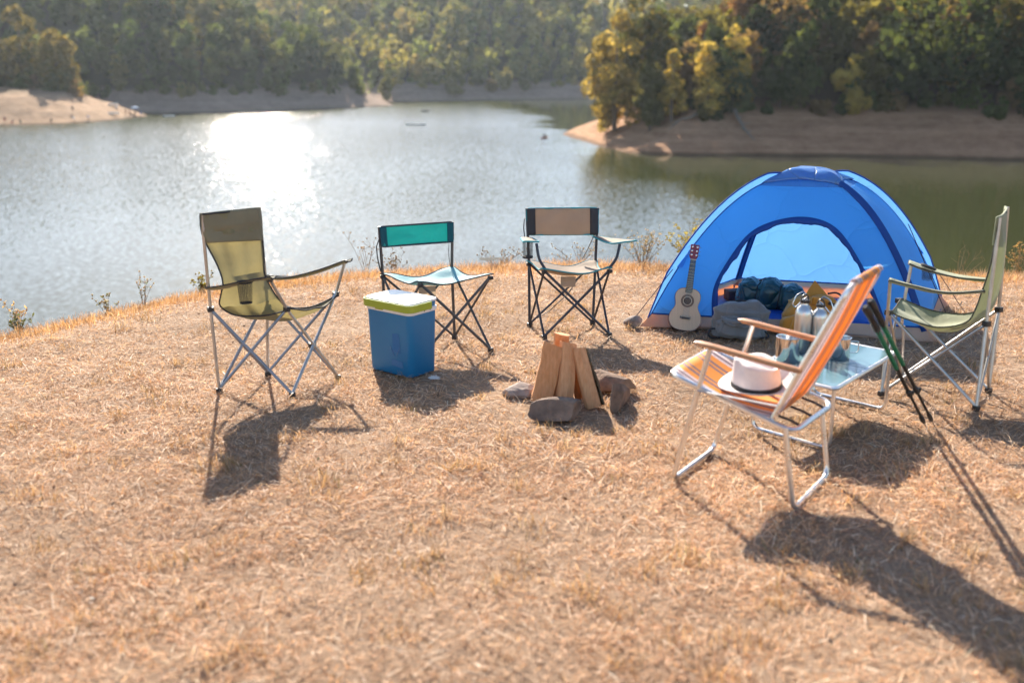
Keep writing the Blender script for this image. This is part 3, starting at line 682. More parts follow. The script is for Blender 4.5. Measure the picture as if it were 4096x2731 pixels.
def low_chair(name, label, J, fabric_back, panel, bind, seatm, tube_m, seed, back_inset=.1):
    """folding chair with a narrow back band: J holds the joints"""
    t = thing(name, label, 'chair', (float(np.mean([J[k][0] for k in ('fRL', 'fRR', 'fFL', 'fFR')])), float(np.mean([J[k][1] for k in ('fRL', 'fRR', 'fFL', 'fFR')])), 0))
    fRL, fRR, fFL, fFR, sRL, sRR, sFL, sFR, tL, tR, bL, bR = [A(J[k]) for k in ('fRL', 'fRR', 'fFL', 'fFR', 'sRL', 'sRR', 'sFL', 'sFR', 'tL', 'tR', 'bL', 'bR')]
    tubes(t, [[fRL, sRL, tL], [fRR, sRR, tR]], tube_m, .009, 'back_post')
    if 'aFL' in J:
        tubes(t, [[fFL, sFR], [fFR, sFL]], tube_m, .0085, 'front_strut')
    else: tubes(t, [[fFL, sFR], [fFR, sFL]], tube_m, .0085, 'front_strut')
    tubes(t, [[fRL, sFL], [fFL, sRL], [fRR, sFR], [fFR, sRR]], tube_m, .0075, 'side_strut')
    tubes(t, [[fRL, sRR], [fRR, sRL]], tube_m, .0075, 'rear_strut')
    for p in (fRL, fRR, fFL, fFR): foot(t, p, M_BLACKPL)
    for p in (sRL, sRR, sFL, sFR): hub(t, p - A((0, 0, .008)), M_BLACKPL, .015)
    n = np.cross(tR - tL, tL - bL); n /= np.linalg.norm(n)
    if n[1] > 0: n = -n
    off = n * .008
    mb, e, fn = sheet([(tL + off, tR + off), (lerp(tL, bL, .5) + off, lerp(tR, bR, .5) + off), (bL + off, bR + off)], [-.004, -.012, -.004], .0028, seed, 20, 8, freq=(5, 16))
    b = mb.build('back_band', fabric_back, t, solid=.006)
    MB().tube(rounded([tL + off, tR + off, bR + off, bL + off], .02, 4, True), .0055, 6, True).build('binding', bind, b)
    for k in (0, 1):
        x0, x1 = (0.0, back_inset) if k == 0 else (1 - back_inset, 1.0)
        o2 = off + n * .007
        mb, _, _ = sheet([(lerp(tL, tR, x0) + o2, lerp(tL, tR, x1) + o2), (lerp(bL, bR, x0) + o2, lerp(bL, bR, x1) + o2)], -.006, .001, seed + k, 4, 6)
        mb.build('side_panel', panel, b, solid=.004)
    # seat: corners high, hollow in the middle
    up = A((0, 0, .012))
    def sf(u, v):
        a = lerp(sRL, sRR, u) * (1 - v) + lerp(sFL, sFR, u) * v + up
        # edges pulled in between the corners
        cx = lerp(lerp(sRL, sRR, .5), lerp(sFL, sFR, .5), .5)
        pull = .16 * (16 * (u * (1 - u) * (1 - 4 * v * (1 - v)) * .25 + v * (1 - v) * (1 - 4 * u * (1 - u)) * .25)) * .5
        a = a + (cx - a) * pull
        k = 1 - (2 * u - 1) ** 2 * (2 * v - 1) ** 2
        kk = max(1 - (2 * u - 1) ** 2, 0) * .55 + max(1 - (2 * v - 1) ** 2, 0) * .45
        out_ = (a - cx); d = np.linalg.norm(out_[:2])
        a = a + A((0, 0, -.062 * kk * k)) + out_ / (d + 1e-6) * .016 * (1 - k)
        return a + A((0, 0, .003 * float(sz_(np.array(a)))))
    sz_ = sines(seed + 5, 6, 3, 9)
    mb = MB(); mb.grid(sf, 18, 18)
    s = mb.build('seat', seatm, t, solid=.004)
    edge = [sf(i / 18, 0) for i in range(18)] + [sf(1, i / 18) for i in range(18)] + [sf(1 - i / 18, 1) for i in range(18)] + [sf(0, 1 - i / 18) for i in range(18)]
    MB().tube(edge, .0045, 6, True).build('binding', bind, s)
    return t, sf

# --- teal chair behind the cooler
JT = dict(fRL=(-.758, 5.80, .02), fRR=(-.358, 5.995, .02), fFL=(-.535, 5.51, .02), fFR=(-.128, 5.71, .02), sRL=(-.772, 5.835, .44), sRR=(-.371, 6.035, .44), sFL=(-.527, 5.60, .44), sFR=(-.128, 5.81, .44),
          tL=(-.782, 5.825, .735), tR=(-.362, 6.02, .735), bL=(-.776, 5.83, .615), bR=(-.363, 6.03, .612))
t2, sf2 = low_chair('camp_chair', 'teal camp chair without arms standing behind the blue cooler', JT, M_TEAL, M_TEALDK, mat('dark_slate_binding', (.03, .035, .05), .8), M_TEALPALE, M_BROWNTUBE, 21, .085)
MB().tube([(-.785, 5.82, .66), (-.80, 5.81, .62), (-.797, 5.81, .56), (-.787, 5.81, .50), (-.78, 5.82, .47)], [.010, .012, .012, .013, .014], 6, flat=.25).build('carry_strap', M_BINDBLK, t2)
MB().tube([(-.385, 6.03, .61), (-.390, 6.035, .54), (-.381, 6.04, .46)], .006, 6, flat=.3).build('carry_strap', M_BINDBLK, t2)
mb, _, _ = sheet([((-.56, 5.80, .375), (-.46, 5.85, .375)), ((-.55, 5.80, .30), (-.455, 5.85, .30))], .004, .002, 3, 6, 4); mb.build('care_label', M_TAN, t2)

# --- tan chair with arms
JB = dict(fRL=(.115, 6.31, .02), fRR=(.532, 6.35, .02), fFL=(.201, 6.0, .02), fFR=(.612, 6.06, .02), sRL=(.110, 6.35, .415), sRR=(.545, 6.40, .415), sFL=(.199, 6.03, .43), sFR=(.605, 6.055, .43),
          tL=(.094, 6.37, .768), tR=(.552, 6.40, .768), bL=(.099, 6.37, .598), bR=(.556, 6.40, .596))
t3, sf3 = low_chair('camp_chair', 'tan camp chair with teal piping and arm rests left of the tent', JB, M_TAN, M_GREYPAN, M_BINDTEAL, M_TAN, M_DARKTUBE, 33, .115)
tubes(t3, [[(.205, 6.03, .44), (.165, 6.04, .50), (.150, 6.06, .595)], [(.60, 6.055, .44), (.645, 6.05, .50), (.665, 6.07, .59)]], M_DARKTUBE, .009, 'arm_post')
for ra in ([((.055, 6.36, .575), (.125, 6.365, .575)), ((.06, 6.24, .592), (.135, 6.245, .592)), ((.07, 6.08, .60), (.165, 6.08, .602))],
           [((.52, 6.40, .585), (.575, 6.405, .58)), ((.575, 6.26, .575), (.655, 6.27, .585)), ((.615, 6.09, .59), (.775, 6.14, .60))]):
    mb, e, _ = sheet(ra, [.0, -.008, .0], .002, 3, 8, 6); a = mb.build('arm_rest', M_TAN, t3, solid=.007)
    MB().tube(e, .0055, 6, True).build('binding', M_BINDTEAL, a)
cc = A((.098, 6.15, .59))
cup = MB(); cup.grid(lambda u, v: cc + A((.034 * math.cos(u * 6.2832) * (1 - .1 * v), .034 * math.sin(u * 6.2832) * (1 - .1 * v), -.095 * v)), 20, 6, True)
c = cup.build('cup_holder', M_MESH, t3)
MB().lathe([(.002, 0), (.032, 0), (.034, .012), (.002, .012)], cc - A((0, 0, .103)), 16).build('base', M_BINDBLK, c)
MB().tube([(.535, 6.39, .60), (.49, 6.38, .50), (.455, 6.37, .44)], [.014, .014, .014], 6, flat=.25).build('carry_strap', M_BINDBLK, t3)
MB().tube([(.445, 6.27, .36), (.36, 6.30, .22), (.24, 6.33, .10), (.15, 6.33, .045)], [.011, .013, .013, .011], 6, flat=.25).build('carry_strap', M_BINDBLK, t3)
MB().tube([(.08, 6.375, .70), (.075, 6.385, .64), (.082, 6.385, .58)], [.010, .013, .012], 6, flat=.3).build('carry_strap', M_BINDBLK, t3)
mb, _, _ = sheet([((.31, 6.21, .355), (.405, 6.225, .355)), ((.31, 6.21, .285), (.405, 6.225, .285))], .004, .002, 3, 6, 4); mb.build('care_label', M_TAN, t3)

# --- sage green high back chair at the right edge, seen from its side
def chair_sage():
    fRN, fRF, fFN, fFF = (2.30, 4.665, .02), (2.49, 4.945, .02), (1.912, 4.895, .02), (2.12, 5.17, .02)
    sRN, sRF, sFN, sFF = (2.335, 4.745, .425), (2.515, 5.0, .435), (1.93, 4.955, .43), (2.075, 5.20, .435)
    tN, tF = (2.345, 4.77, .945), (2.485, 4.99, .965)
    aFN, aFF = (1.885, 4.86, .608), (2.12, 5.20, .632)
    t = thing('camp_chair', 'sage green high back camp chair seen from the side at the right edge', 'chair', (2.2, 4.92, 0))
    tubes(t, [[fRN, sRN, tN], [fRF, sRF, tF]], M_STEEL, .0095, 'back_post')
    tubes(t, [[(1.925, 4.945, .18), (1.918, 4.935, .42), aFN], [(2.10, 5.195, .30), (2.10, 5.195, .44), aFF]], M_STEEL, .009, 'arm_post')
    tubes(t, [[fFN, (1.93, 4.94, .20)], [fFF, (2.11, 5.19, .30)]], M_STEEL, .008, 'front_leg')
    tubes(t, [[fFN, sRN], [fRN, sFN], [fFF, sRF], [fRF, sFF]], M_STEEL, .0085, 'side_strut')
    tubes(t, [[fRN, sRF], [fRF, sRN], [fFN, sFF], [fFF, sFN]], M_STEEL, .007, 'cross_strut')
    for p in (fRN, fRF, fFN, fFF): foot(t, p, M_BLACKPL)
    for p in (sRN, sRF, sFN, sFF): hub(t, p, M_BLACKPL, .018)
    hub(t, (1.925, 4.942, .195), M_BLACKPL, .021)
    rows = [((2.330, 4.765, .945), (2.475, 4.99, .965)), ((2.335, 4.775, .80), (2.48, 4.995, .81)), ((2.33, 4.785, .68), (2.475, 5.0, .68)), ((2.315, 4.79, .58), (2.465, 5.0, .58)), ((2.285, 4.775, .48), (2.45, 5.0, .48)),
            ((2.24, 4.765, .425), (2.42, 5.01, .43)), ((2.12, 4.795, .395), (2.32, 5.06, .395)), ((2.0, 4.86, .415), (2.19, 5.14, .41)), ((1.925, 4.91, .445), (2.085, 5.20, .447))]
    mb, e, _ = sheet(rows, [.02, .035, .04, .04, .04, .045, .05, .045, .03], .006, 14, 22, 5, freq=(2.5, 8), folds=.009)
    s = mb.build('sling', M_SAGE, t)
    MB().tube(e, .0042, 6, True).build('binding', mat('olive_binding', (.06, .06, .04), .8), s)
    hd = [((2.322, 4.757, .95), (2.467, 4.982, .972)), ((2.326, 4.765, .87), (2.470, 4.988, .885)), ((2.329, 4.77, .81), (2.473, 4.99, .82))]
    mb, _, _ = sheet(hd, [.02, .03, .035], .003, 15, 10, 5); mb.build('headrest', M_SAGE, t, solid=.008)
    for ra in ([((1.87, 4.835, .625), (1.89, 4.885, .625)), ((1.97, 4.80, .605), (1.985, 4.85, .60)), ((2.13, 4.77, .575), (2.15, 4.81, .57)), ((2.31, 4.765, .585), (2.325, 4.785, .585))],
               [((2.09, 5.15, .645), (2.115, 5.225, .648)), ((2.17, 5.09, .62), (2.21, 5.185, .62)), ((2.30, 5.015, .598), (2.345, 5.105, .592)), ((2.46, 4.975, .595), (2.485, 5.005, .595))]):
        mb, e, _ = sheet(ra, .010, .002, 6, 6, 5); a = mb.build('arm_rest', M_SAGE, t, solid=.008)
        MB().tube(e, .004, 6, True).build('binding', M_BINDBLK, a)
    cc = A((2.18, 5.125, .634)); ring = MB()
    ring.tube([cc + A((.034 * math.cos(a), .034 * math.sin(a), -.012 * math.cos(a))) for a in np.linspace(0, 6.2832, 22, False)], .007, 6, True)
    r = ring.build('cup_holder', M_BINDBLK, t)
    cup = MB(); cup.grid(lambda u, v: cc + A((.033 * math.cos(u * 6.2832) * (1 - .2 * v), .033 * math.sin(u * 6.2832) * (1 - .2 * v), -.07 * v)), 18, 5, True); cup.build('mesh_pocket', M_MESH, r)
chair_sage()

# --- striped folding lawn chair in front
def stripe_mat():
    m, t, nd, lk = new_mat('striped_webbing')
    tc = N(t, 'ShaderNodeTexCoord'); sp = N(t, 'ShaderNodeSeparateXYZ'); lk.new(tc.outputs['UV'], sp.inputs[0])
    r = N(t, 'ShaderNodeValToRGB'); r.color_ramp.interpolation = 'CONSTANT'; el = r.color_ramp.elements
    OR, GR, WH = (.87, .39, .07), (.30, .21, .24), (.80, .70, .70)
    stops = [(0, WH), (.06, GR), (.10, WH), (.15, OR), (.25, GR), (.30, OR), (.34, GR), (.38, OR), (.62, GR), (.66, OR), (.70, GR), (.75, OR), (.86, WH), (.91, GR), (.95, WH)]
    el[0].position = 0; el[0].color = rgb(WH); el[1].position = .06; el[1].color = rgb(GR)
    for p, c in stops[2:]:
        e = el.new(p); e.color = rgb(c)
    lk.new(sp.outputs['X'], r.inputs['Fac'])
    p = N(t, 'ShaderNodeBsdfPrincipled', ins={'Roughness': .6}); lk.new(r.outputs[0], p.inputs['Base Color'])
    wv = N(t, 'ShaderNodeTexNoise', ins={'Scale': 90.0}); lk.new(tc.outputs['Object'], wv.inputs['Vector'])
    bp = N(t, 'ShaderNodeBump', ins={'Strength': .2, 'Distance': .004}); lk.new(wv.outputs['Fac'], bp.inputs['Height']); lk.new(bp.outputs[0], p.inputs['Normal'])
    tr = N(t, 'ShaderNodeBsdfTranslucent'); lk.new(r.outputs[0], tr.inputs['Color'])
    ms = N(t, 'ShaderNodeMixShader', ins={'Fac': .45}); lk.new(p.outputs[0], ms.inputs[1]); lk.new(tr.outputs[0], ms.inputs[2])
    o = N(t, 'ShaderNodeOutputMaterial'); lk.new(ms.outputs[0], o.inputs['Surface'])
    return m
M_STRIPE = stripe_mat()
M_ALU = mat('worn_aluminium', (.74, .72, .70), .30, .9, var=.10, vscale=20, rvar=.12)
M_ARMWOOD = mat('varnished_beech', (.47, .205, .075), .42, var=.18, vscale=5, stretch=(3, 14, 14), coat=.25)
DO, DF, DL, DW = A((.87, 3.64, 0)), A((-.82, .573, 0)), A((.573, .82, 0)), .41
def D(s, l, z): return tuple(DO + DF * s + DL * l * DW + A((0, 0, z)))
def lawn_chair():
    t = thing('lawn_chair', 'orange striped aluminium folding lawn chair with wooden arms', 'chair', tuple(DO + DL * .2))
    k = .011
    MB().tube(rounded([D(.122, 0, .60), D(.258, 0, .012), D(.258, 1, .012), D(.115, 1, .60)], .05, 6), k).build('front_leg_frame', M_ALU, t)
    MB().tube(rounded([D(-.195, 0, .335), D(-.248, 0, .012), D(-.248, 1, .012), D(-.195, 1, .335)], .05, 6), k).build('rear_leg_frame', M_ALU, t)
    MB().tube(rounded([D(.292, 0, .462), D(-.225, 0, .322), D(-.245, 1, .322), D(.305, 1, .462)], .06, 6, True), k, closed=True).build('seat_frame', M_ALU, t)
    MB().tube(rounded([D(-.135, .03, .345), D(-.237, .03, .585), D(-.385, .03, .905), D(-.385, .97, .905), D(-.237, .97, .585), D(-.135, .97, .345)], .07, 6), k).build('back_frame', M_ALU, t)
    for l in (-.03, 1.03):
        MB().tube([D(.16, l, .418), D(-.163, l, .418)], .008, 6, flat=.45).build('brace', M_STEEL, t)
        a = MB()
        pr = [(.185, .008), (.165, .019), (.10, .022), (0, .020), (-.13, .021), (-.22, .021), (-.243, .012)]
        n = len(pr); pts = [D(s, l, .612 - (.18 - s) * .105) for s, _ in pr]
        a.tube(pts, [w_ * 1.0 for _, w_ in pr], 10, flat=.55)
        a.build('arm_rest', M_ARMWOOD, t)
    def seatf(u, v):
        s = .292 - .43 * v; z = .462 - (.292 - s) * .272 + .012
        z -= .040 * math.sin(math.pi * v) * (1 - .35 * (2 * u - 1) ** 2)
        return A(D(s, .04 + .92 * u, z))
    m = MB(); m.grid(seatf, 24, 14); m.build('seat_webbing', M_STRIPE, t, solid=.004)
    def backf(u, v):
        z = .345 + .562 * v; s = np.interp(z, [.33, .585, .905], [-.128, -.237, -.385]) - .004
        s -= .020 * math.sin(math.pi * v) * (1 - .5 * (2 * u - 1) ** 2)
        return A(D(float(s) + (.0 if v > .03 else .01), .05 + .90 * u, z))
    m = MB(); m.grid(backf, 24, 18); m.build('back_webbing', M_STRIPE, t, solid=.004)
    # webbing rolled over the top bar
    def rollf(u, v):
        a = math.pi * (-.25 + 1.25 * v)
        c = A(D(-.385, .12 + .76 * u, .905)); return c + (DF * math.cos(a) + A((0, 0, 1)) * math.sin(a)) * .0155
    m = MB(); m.grid(rollf, 24, 8); m.build('top_hem', M_STRIPE, t, solid=.003)
    for l in (.18, .5, .82):
        MB().tube([D(-.14, l, .35), D(-.19, l, .34), D(-.232, l, .325)], .010, 6, flat=.4).build('elastic_loop', M_BINDBLK, t)
lawn_chair()
# ------------------------------------------------------------------ dome tent
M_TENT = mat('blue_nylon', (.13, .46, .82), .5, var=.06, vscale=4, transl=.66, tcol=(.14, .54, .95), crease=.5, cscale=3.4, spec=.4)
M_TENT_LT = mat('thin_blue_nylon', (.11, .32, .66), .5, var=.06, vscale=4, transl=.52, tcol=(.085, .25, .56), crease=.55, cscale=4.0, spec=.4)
M_TENT_DK = mat('navy_nylon_trim', (.010, .080, .36), .6, var=.10, transl=.35, tcol=(.010, .10, .48))
M_TUB = mat('orange_groundsheet', (.70, .45, .32), .6, var=.10, vscale=4, transl=.5, tcol=(.86, .52, .32), crease=.25, cscale=7)
M_CAP = mat('shiny_blue_flysheet', (.10, .28, .62), .16, var=.08, vscale=6, transl=.40, tcol=(.03, .24, .75), crease=1.0, cscale=9, spec=.9, coat=.5)
M_FLOOR = mat('tent_floor', (.10, .15, .30), .6, var=.15, crease=.3)
M_CORD = mat('dark_cord', (.05, .02, .03), .7)
AP, HT = A((1.95, 6.62)), .965
CO = dict(FL=A((.87, 6.315)), FR=A((2.585, 5.94)), RR=A((3.08, 6.92)), RL=A((1.66, 7.32)))
def pole(c, r):
    p = AP + (CO[c] - AP) * r
    return A((p[0], p[1], HT * (1 - r ** 2.3)))
def zr(z): return max(0.0, 1 - z / HT) ** (1 / 2.3)
def panel_pt(a, b, u, z, bow=.0):
    r = zr(z); p = lerp(pole(a, r), pole(b, r), u)
    c = A((AP[0], AP[1], .3)); d = p - c; d[2] = 0; d /= np.linalg.norm(d) + 1e-9
    return p + d * bow * 4 * u * (1 - u) * math.sin(math.pi * min(1, z / HT))
tent = thing('dome_tent', 'blue dome tent with open arched door by the lake edge', 'tent', (1.95, 6.6, 0))
ZB, ZT = .085, .895
wrk = sines(77, 8, 1.2, 5)
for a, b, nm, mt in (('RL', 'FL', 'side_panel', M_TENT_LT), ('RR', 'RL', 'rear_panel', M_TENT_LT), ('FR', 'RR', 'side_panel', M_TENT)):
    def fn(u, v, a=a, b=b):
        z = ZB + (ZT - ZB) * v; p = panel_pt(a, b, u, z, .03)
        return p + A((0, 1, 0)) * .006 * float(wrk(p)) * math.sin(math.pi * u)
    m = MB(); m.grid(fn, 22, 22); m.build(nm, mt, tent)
# front panel around the door arch, laid out in (u, z)
arch = catmull([(.235, ZB), (.205, .27), (.222, .45), (.262, .60), (.35, .675), (.50, .715), (.64, .70), (.735, .63), (.80, .46), (.838, .27), (.862, ZB)], 7)
na = len(arch)
outer = []
for i in range(na):
    t_ = i / (na - 1)
    if t_ < .40: outer.append((0.0, ZB + (ZT - ZB) * (t_ / .40)))
    elif t_ < .60: outer.append(((t_ - .40) / .20, ZT))
    else: outer.append((1.0, ZT - (ZT - ZB) * ((t_ - .60) / .40)))
def front(u, z):
    p = panel_pt('FL', 'FR', u, z, .03); return p + A((0, 1, 0)) * .005 * float(wrk(p)) * math.sin(math.pi * min(max(u, 0), 1))
def ffn(u, v):
    i = int(round(u * (na - 1))); q = lerp(arch[i], outer[i], v); return front(q[0], q[1])
m = MB(); m.grid(ffn, na - 1, 12); m.build('front_panel', M_TENT, tent)
# rolled door fabric hanging round the opening
rr_ = np.random.RandomState(5); wav = [.026 + .005 * math.sin(i * .55) + .004 * rr_.rand() for i in range(na)]
cx = np.mean([q[0] for q in arch]); 
def trim(u, v):
    i = int(round(u * (na - 1))); q = arch[i]; c = A((.53, .30)); d = c - A(q); d /= np.linalg.norm(d)
    k = v * wav[i] * (1.25 if .2 < u < .8 else .8)
    p = front(q[0] + d[0] * k * .75, max(ZB - .04, q[1] + d[1] * k)); nrm = A((.2, -1, .25)); nrm /= np.linalg.norm(nrm)
    return p + nrm * (.006 + .010 * math.sin(math.pi * v) + .004 * math.sin(i * 1.7) * v)
m = MB(); m.grid(trim, na - 1, 5); dr = m.build('door_flap', M_TENT_DK, tent, solid=.006)
MB().tube([front(q[0], q[1]) + A((0, -.006, .002)) for q in arch], .0045, 6).build('zip', M_TENT_DK, dr)
# poles in their sleeves
for c in ('FL', 'FR', 'RR', 'RL'):
    fin = .048 if c in ('FL', 'RR') else 0.0
    def outn(r, c=c):
        d_ = A((*(CO[c] - AP), 0)); d_ /= np.linalg.norm(d_); q = pole(c, r - .01) - pole(c, r); q /= np.linalg.norm(q); s_ = np.cross(d_, A((0, 0, 1))); n_ = np.cross(s_, q)
        return n_ if (n_ @ d_ + n_[2]) > 0 else -n_
    def fk(r): return fin * min(1, (1 - r) / .16) * min(1, (r - .10) / .14) if .10 < r < 1 else 0.0
    pts = [pole(c, r) + outn(r) * fk(r) for r in np.linspace(1.0, .05, 30)]
    MB().tube(pts, .0055, 6).build('pole', M_TENT_DK, tent)
    if fin:
        m = MB(); m.grid(lambda u, v: pole(c, 1.0 - .88 * v) + outn(1.0 - .88 * v) * fk(1.0 - .88 * v) * u, 3, 30); m.build('pole_sleeve', M_TENT_LT, tent)
        MB().tube([pole(c, r) for r in np.linspace(.97, .12, 26)], .004, 6).build('seam', M_TENT_DK, tent)
        continue
    d = A((*(CO[c] - AP), 0)); d /= np.linalg.norm(d); sd = np.cross(d, A((0, 0, 1)))
    def slv(u, v, c=c, d=d, sd=sd):
        r = .97 - .78 * v; p = pole(c, r); q = pole(c, r - .01); tg = q - p; tg /= np.linalg.norm(tg); n = np.cross(sd, tg); n = n if n @ d > 0 or n[2] > 0 else -n
        return p + n * (.012 - .032 * abs(2 * u - 1) ** 1.3) + sd * (u - .5) * .052
    m = MB(); m.grid(slv, 6, 26); m.build('pole_sleeve', M_TENT_LT if c in ('FL', 'RR') else M_TENT_DK, tent, solid=.002)
# vent cap over the crossing
cn = sines(13, 9, 2.5, 9)
def capf(u, v):
    a = 2 * math.pi * u; cs = ['FL', 'FR', 'RR', 'RL']; k = (u * 4) % 4; i = int(k); f = k - i
    r = .30 * v * (1 - .16 * math.sin(math.pi * f)); p = lerp(pole(cs[i % 4], r), pole(cs[(i + 1) % 4], r), f)
    return p + A((0, 0, .030 * (1 - v ** 3) + .012)) + A((0, 0, 1)) * .013 * float(cn(p)) * (.3 + .7 * v)
m = MB(); m.grid(capf, 48, 12, True); m.build('vent_cap', M_CAP, tent, solid=.002)
# mesh vent band below the cap
for a, b in (('FL', 'FR'), ('FR', 'RR'), ('RR', 'RL'), ('RL', 'FL')):
    m = MB(); m.grid(lambda u, v: panel_pt(a, b, u, ZT + .045 * v, .02) - A((0, 0, .002)), 12, 3); m.build('vent_mesh', M_TENT_LT, tent)
# groundsheet tub, its corners pegged outward
fl = MB(); cs = ['FL', 'FR', 'RR', 'RL']
PEG = dict(FL=A((.835, 6.30)), FR=A((2.62, 5.905)), RR=A((3.12, 6.93)), RL=A((1.64, 7.37)))
for i in range(4):
    a, b = cs[i], cs[(i + 1) % 4]
    def tub(u, v, a=a, b=b):
        lo = lerp(PEG[a], PEG[b], u); z = ZB + .004; hi = panel_pt(a, b, u, z)
        p = lerp(A((lo[0], lo[1], .006)), hi, v); cin = AP - p[:2]; cin /= np.linalg.norm(cin)
        p[:2] += cin * .045 * 4 * u * (1 - u) * (1 - v); p[2] += .004 * math.sin(u * 40) * math.sin(math.pi * v)
        return p
    m = MB(); m.grid(tub, 24, 5); m.build('groundsheet_wall', M_TUB, tent)
    # inner wall of the tub
    if (a, b) != ('FL', 'FR'):
        m = MB(); m.grid(lambda u, v: tub(u, .1 + v * 1.35) * A((1, 1, 1)) + A((*( (AP - tub(u, .5)[:2]) * .02), 0)), 24, 4); m.build('tub_lining', M_TUB, tent)
fl.grid(lambda u, v: A((*lerp(lerp(CO['FL'], CO['FR'], u), lerp(CO['RL'], CO['RR'], u), v), .022 + .004 * float(wrk(A((u * 2, v * 2, 0)))))), 16, 16)
fl.build('tent_floor', M_FLOOR, tent)
MB().tube([panel_pt('FL', 'FR', u, ZB + .002) + A((0, -.004, 0)) for u in np.linspace(0, .235, 8)], .005, 6).build('hem', M_TENT_DK, tent)
MB().tube([panel_pt('FL', 'FR', u, ZB + .002) + A((0, -.004, 0)) for u in np.linspace(.862, 1, 6)], .005, 6).build('hem', M_TENT_DK, tent)
MB().tube([panel_pt('FR', 'RR', u, ZB + .002) + A((.004, 0, 0)) for u in np.linspace(0, 1, 12)], .005, 6).build('hem', M_TENT_DK, tent)
MB().tube([panel_pt('RR', 'RL', u, ZB + .04) - A((0, .012, 0)) for u in np.linspace(0.02, .98, 12)], .005, 6).build('hem', M_TENT_DK, tent)
MB().tube([panel_pt('RL', 'FL', u, ZB + .04) + A((.01, 0, 0)) for u in np.linspace(0.02, .8, 12)], .005, 6).build('hem', M_TENT_DK, tent)
for p, q in (((1.045, 6.355, .375), (.768, 6.33, .004)), ((2.985, 6.87, .26), (3.19, 6.90, .004)), ((2.50, 6.03, .23), (2.88, 6.30, .004)), ((2.72, 6.80, .60), (2.93, 6.47, .004))):
    MB().tube([p, q], .003, 5).build('guy_line', M_CORD, tent)
    MB().tube([A(q) + (0, 0, -.004), A(q) + (.008, -.004, .03)], .004, 6).build('peg', M_STEEL, tent)
# small triangular fly tabs that hold the guy lines
for c, s in (('FL', -1), ('RR', 1)):
    a, b = pole(c, .80), pole(c, .70); tip = lerp(a, b, .2) + A((*(CO[c] - AP), 0)) * .03 + A((0, 0, -.03))
    d = np.cross(b - a, A((0, 0, 1))); d /= np.linalg.norm(d)
    MB().add([a + d * .05, a - d * .03, b, tip], [(0, 2, 3), (2, 1, 3), (1, 0, 3)]).build('fly_tab', M_TENT, tent, solid=.002, smooth=0)
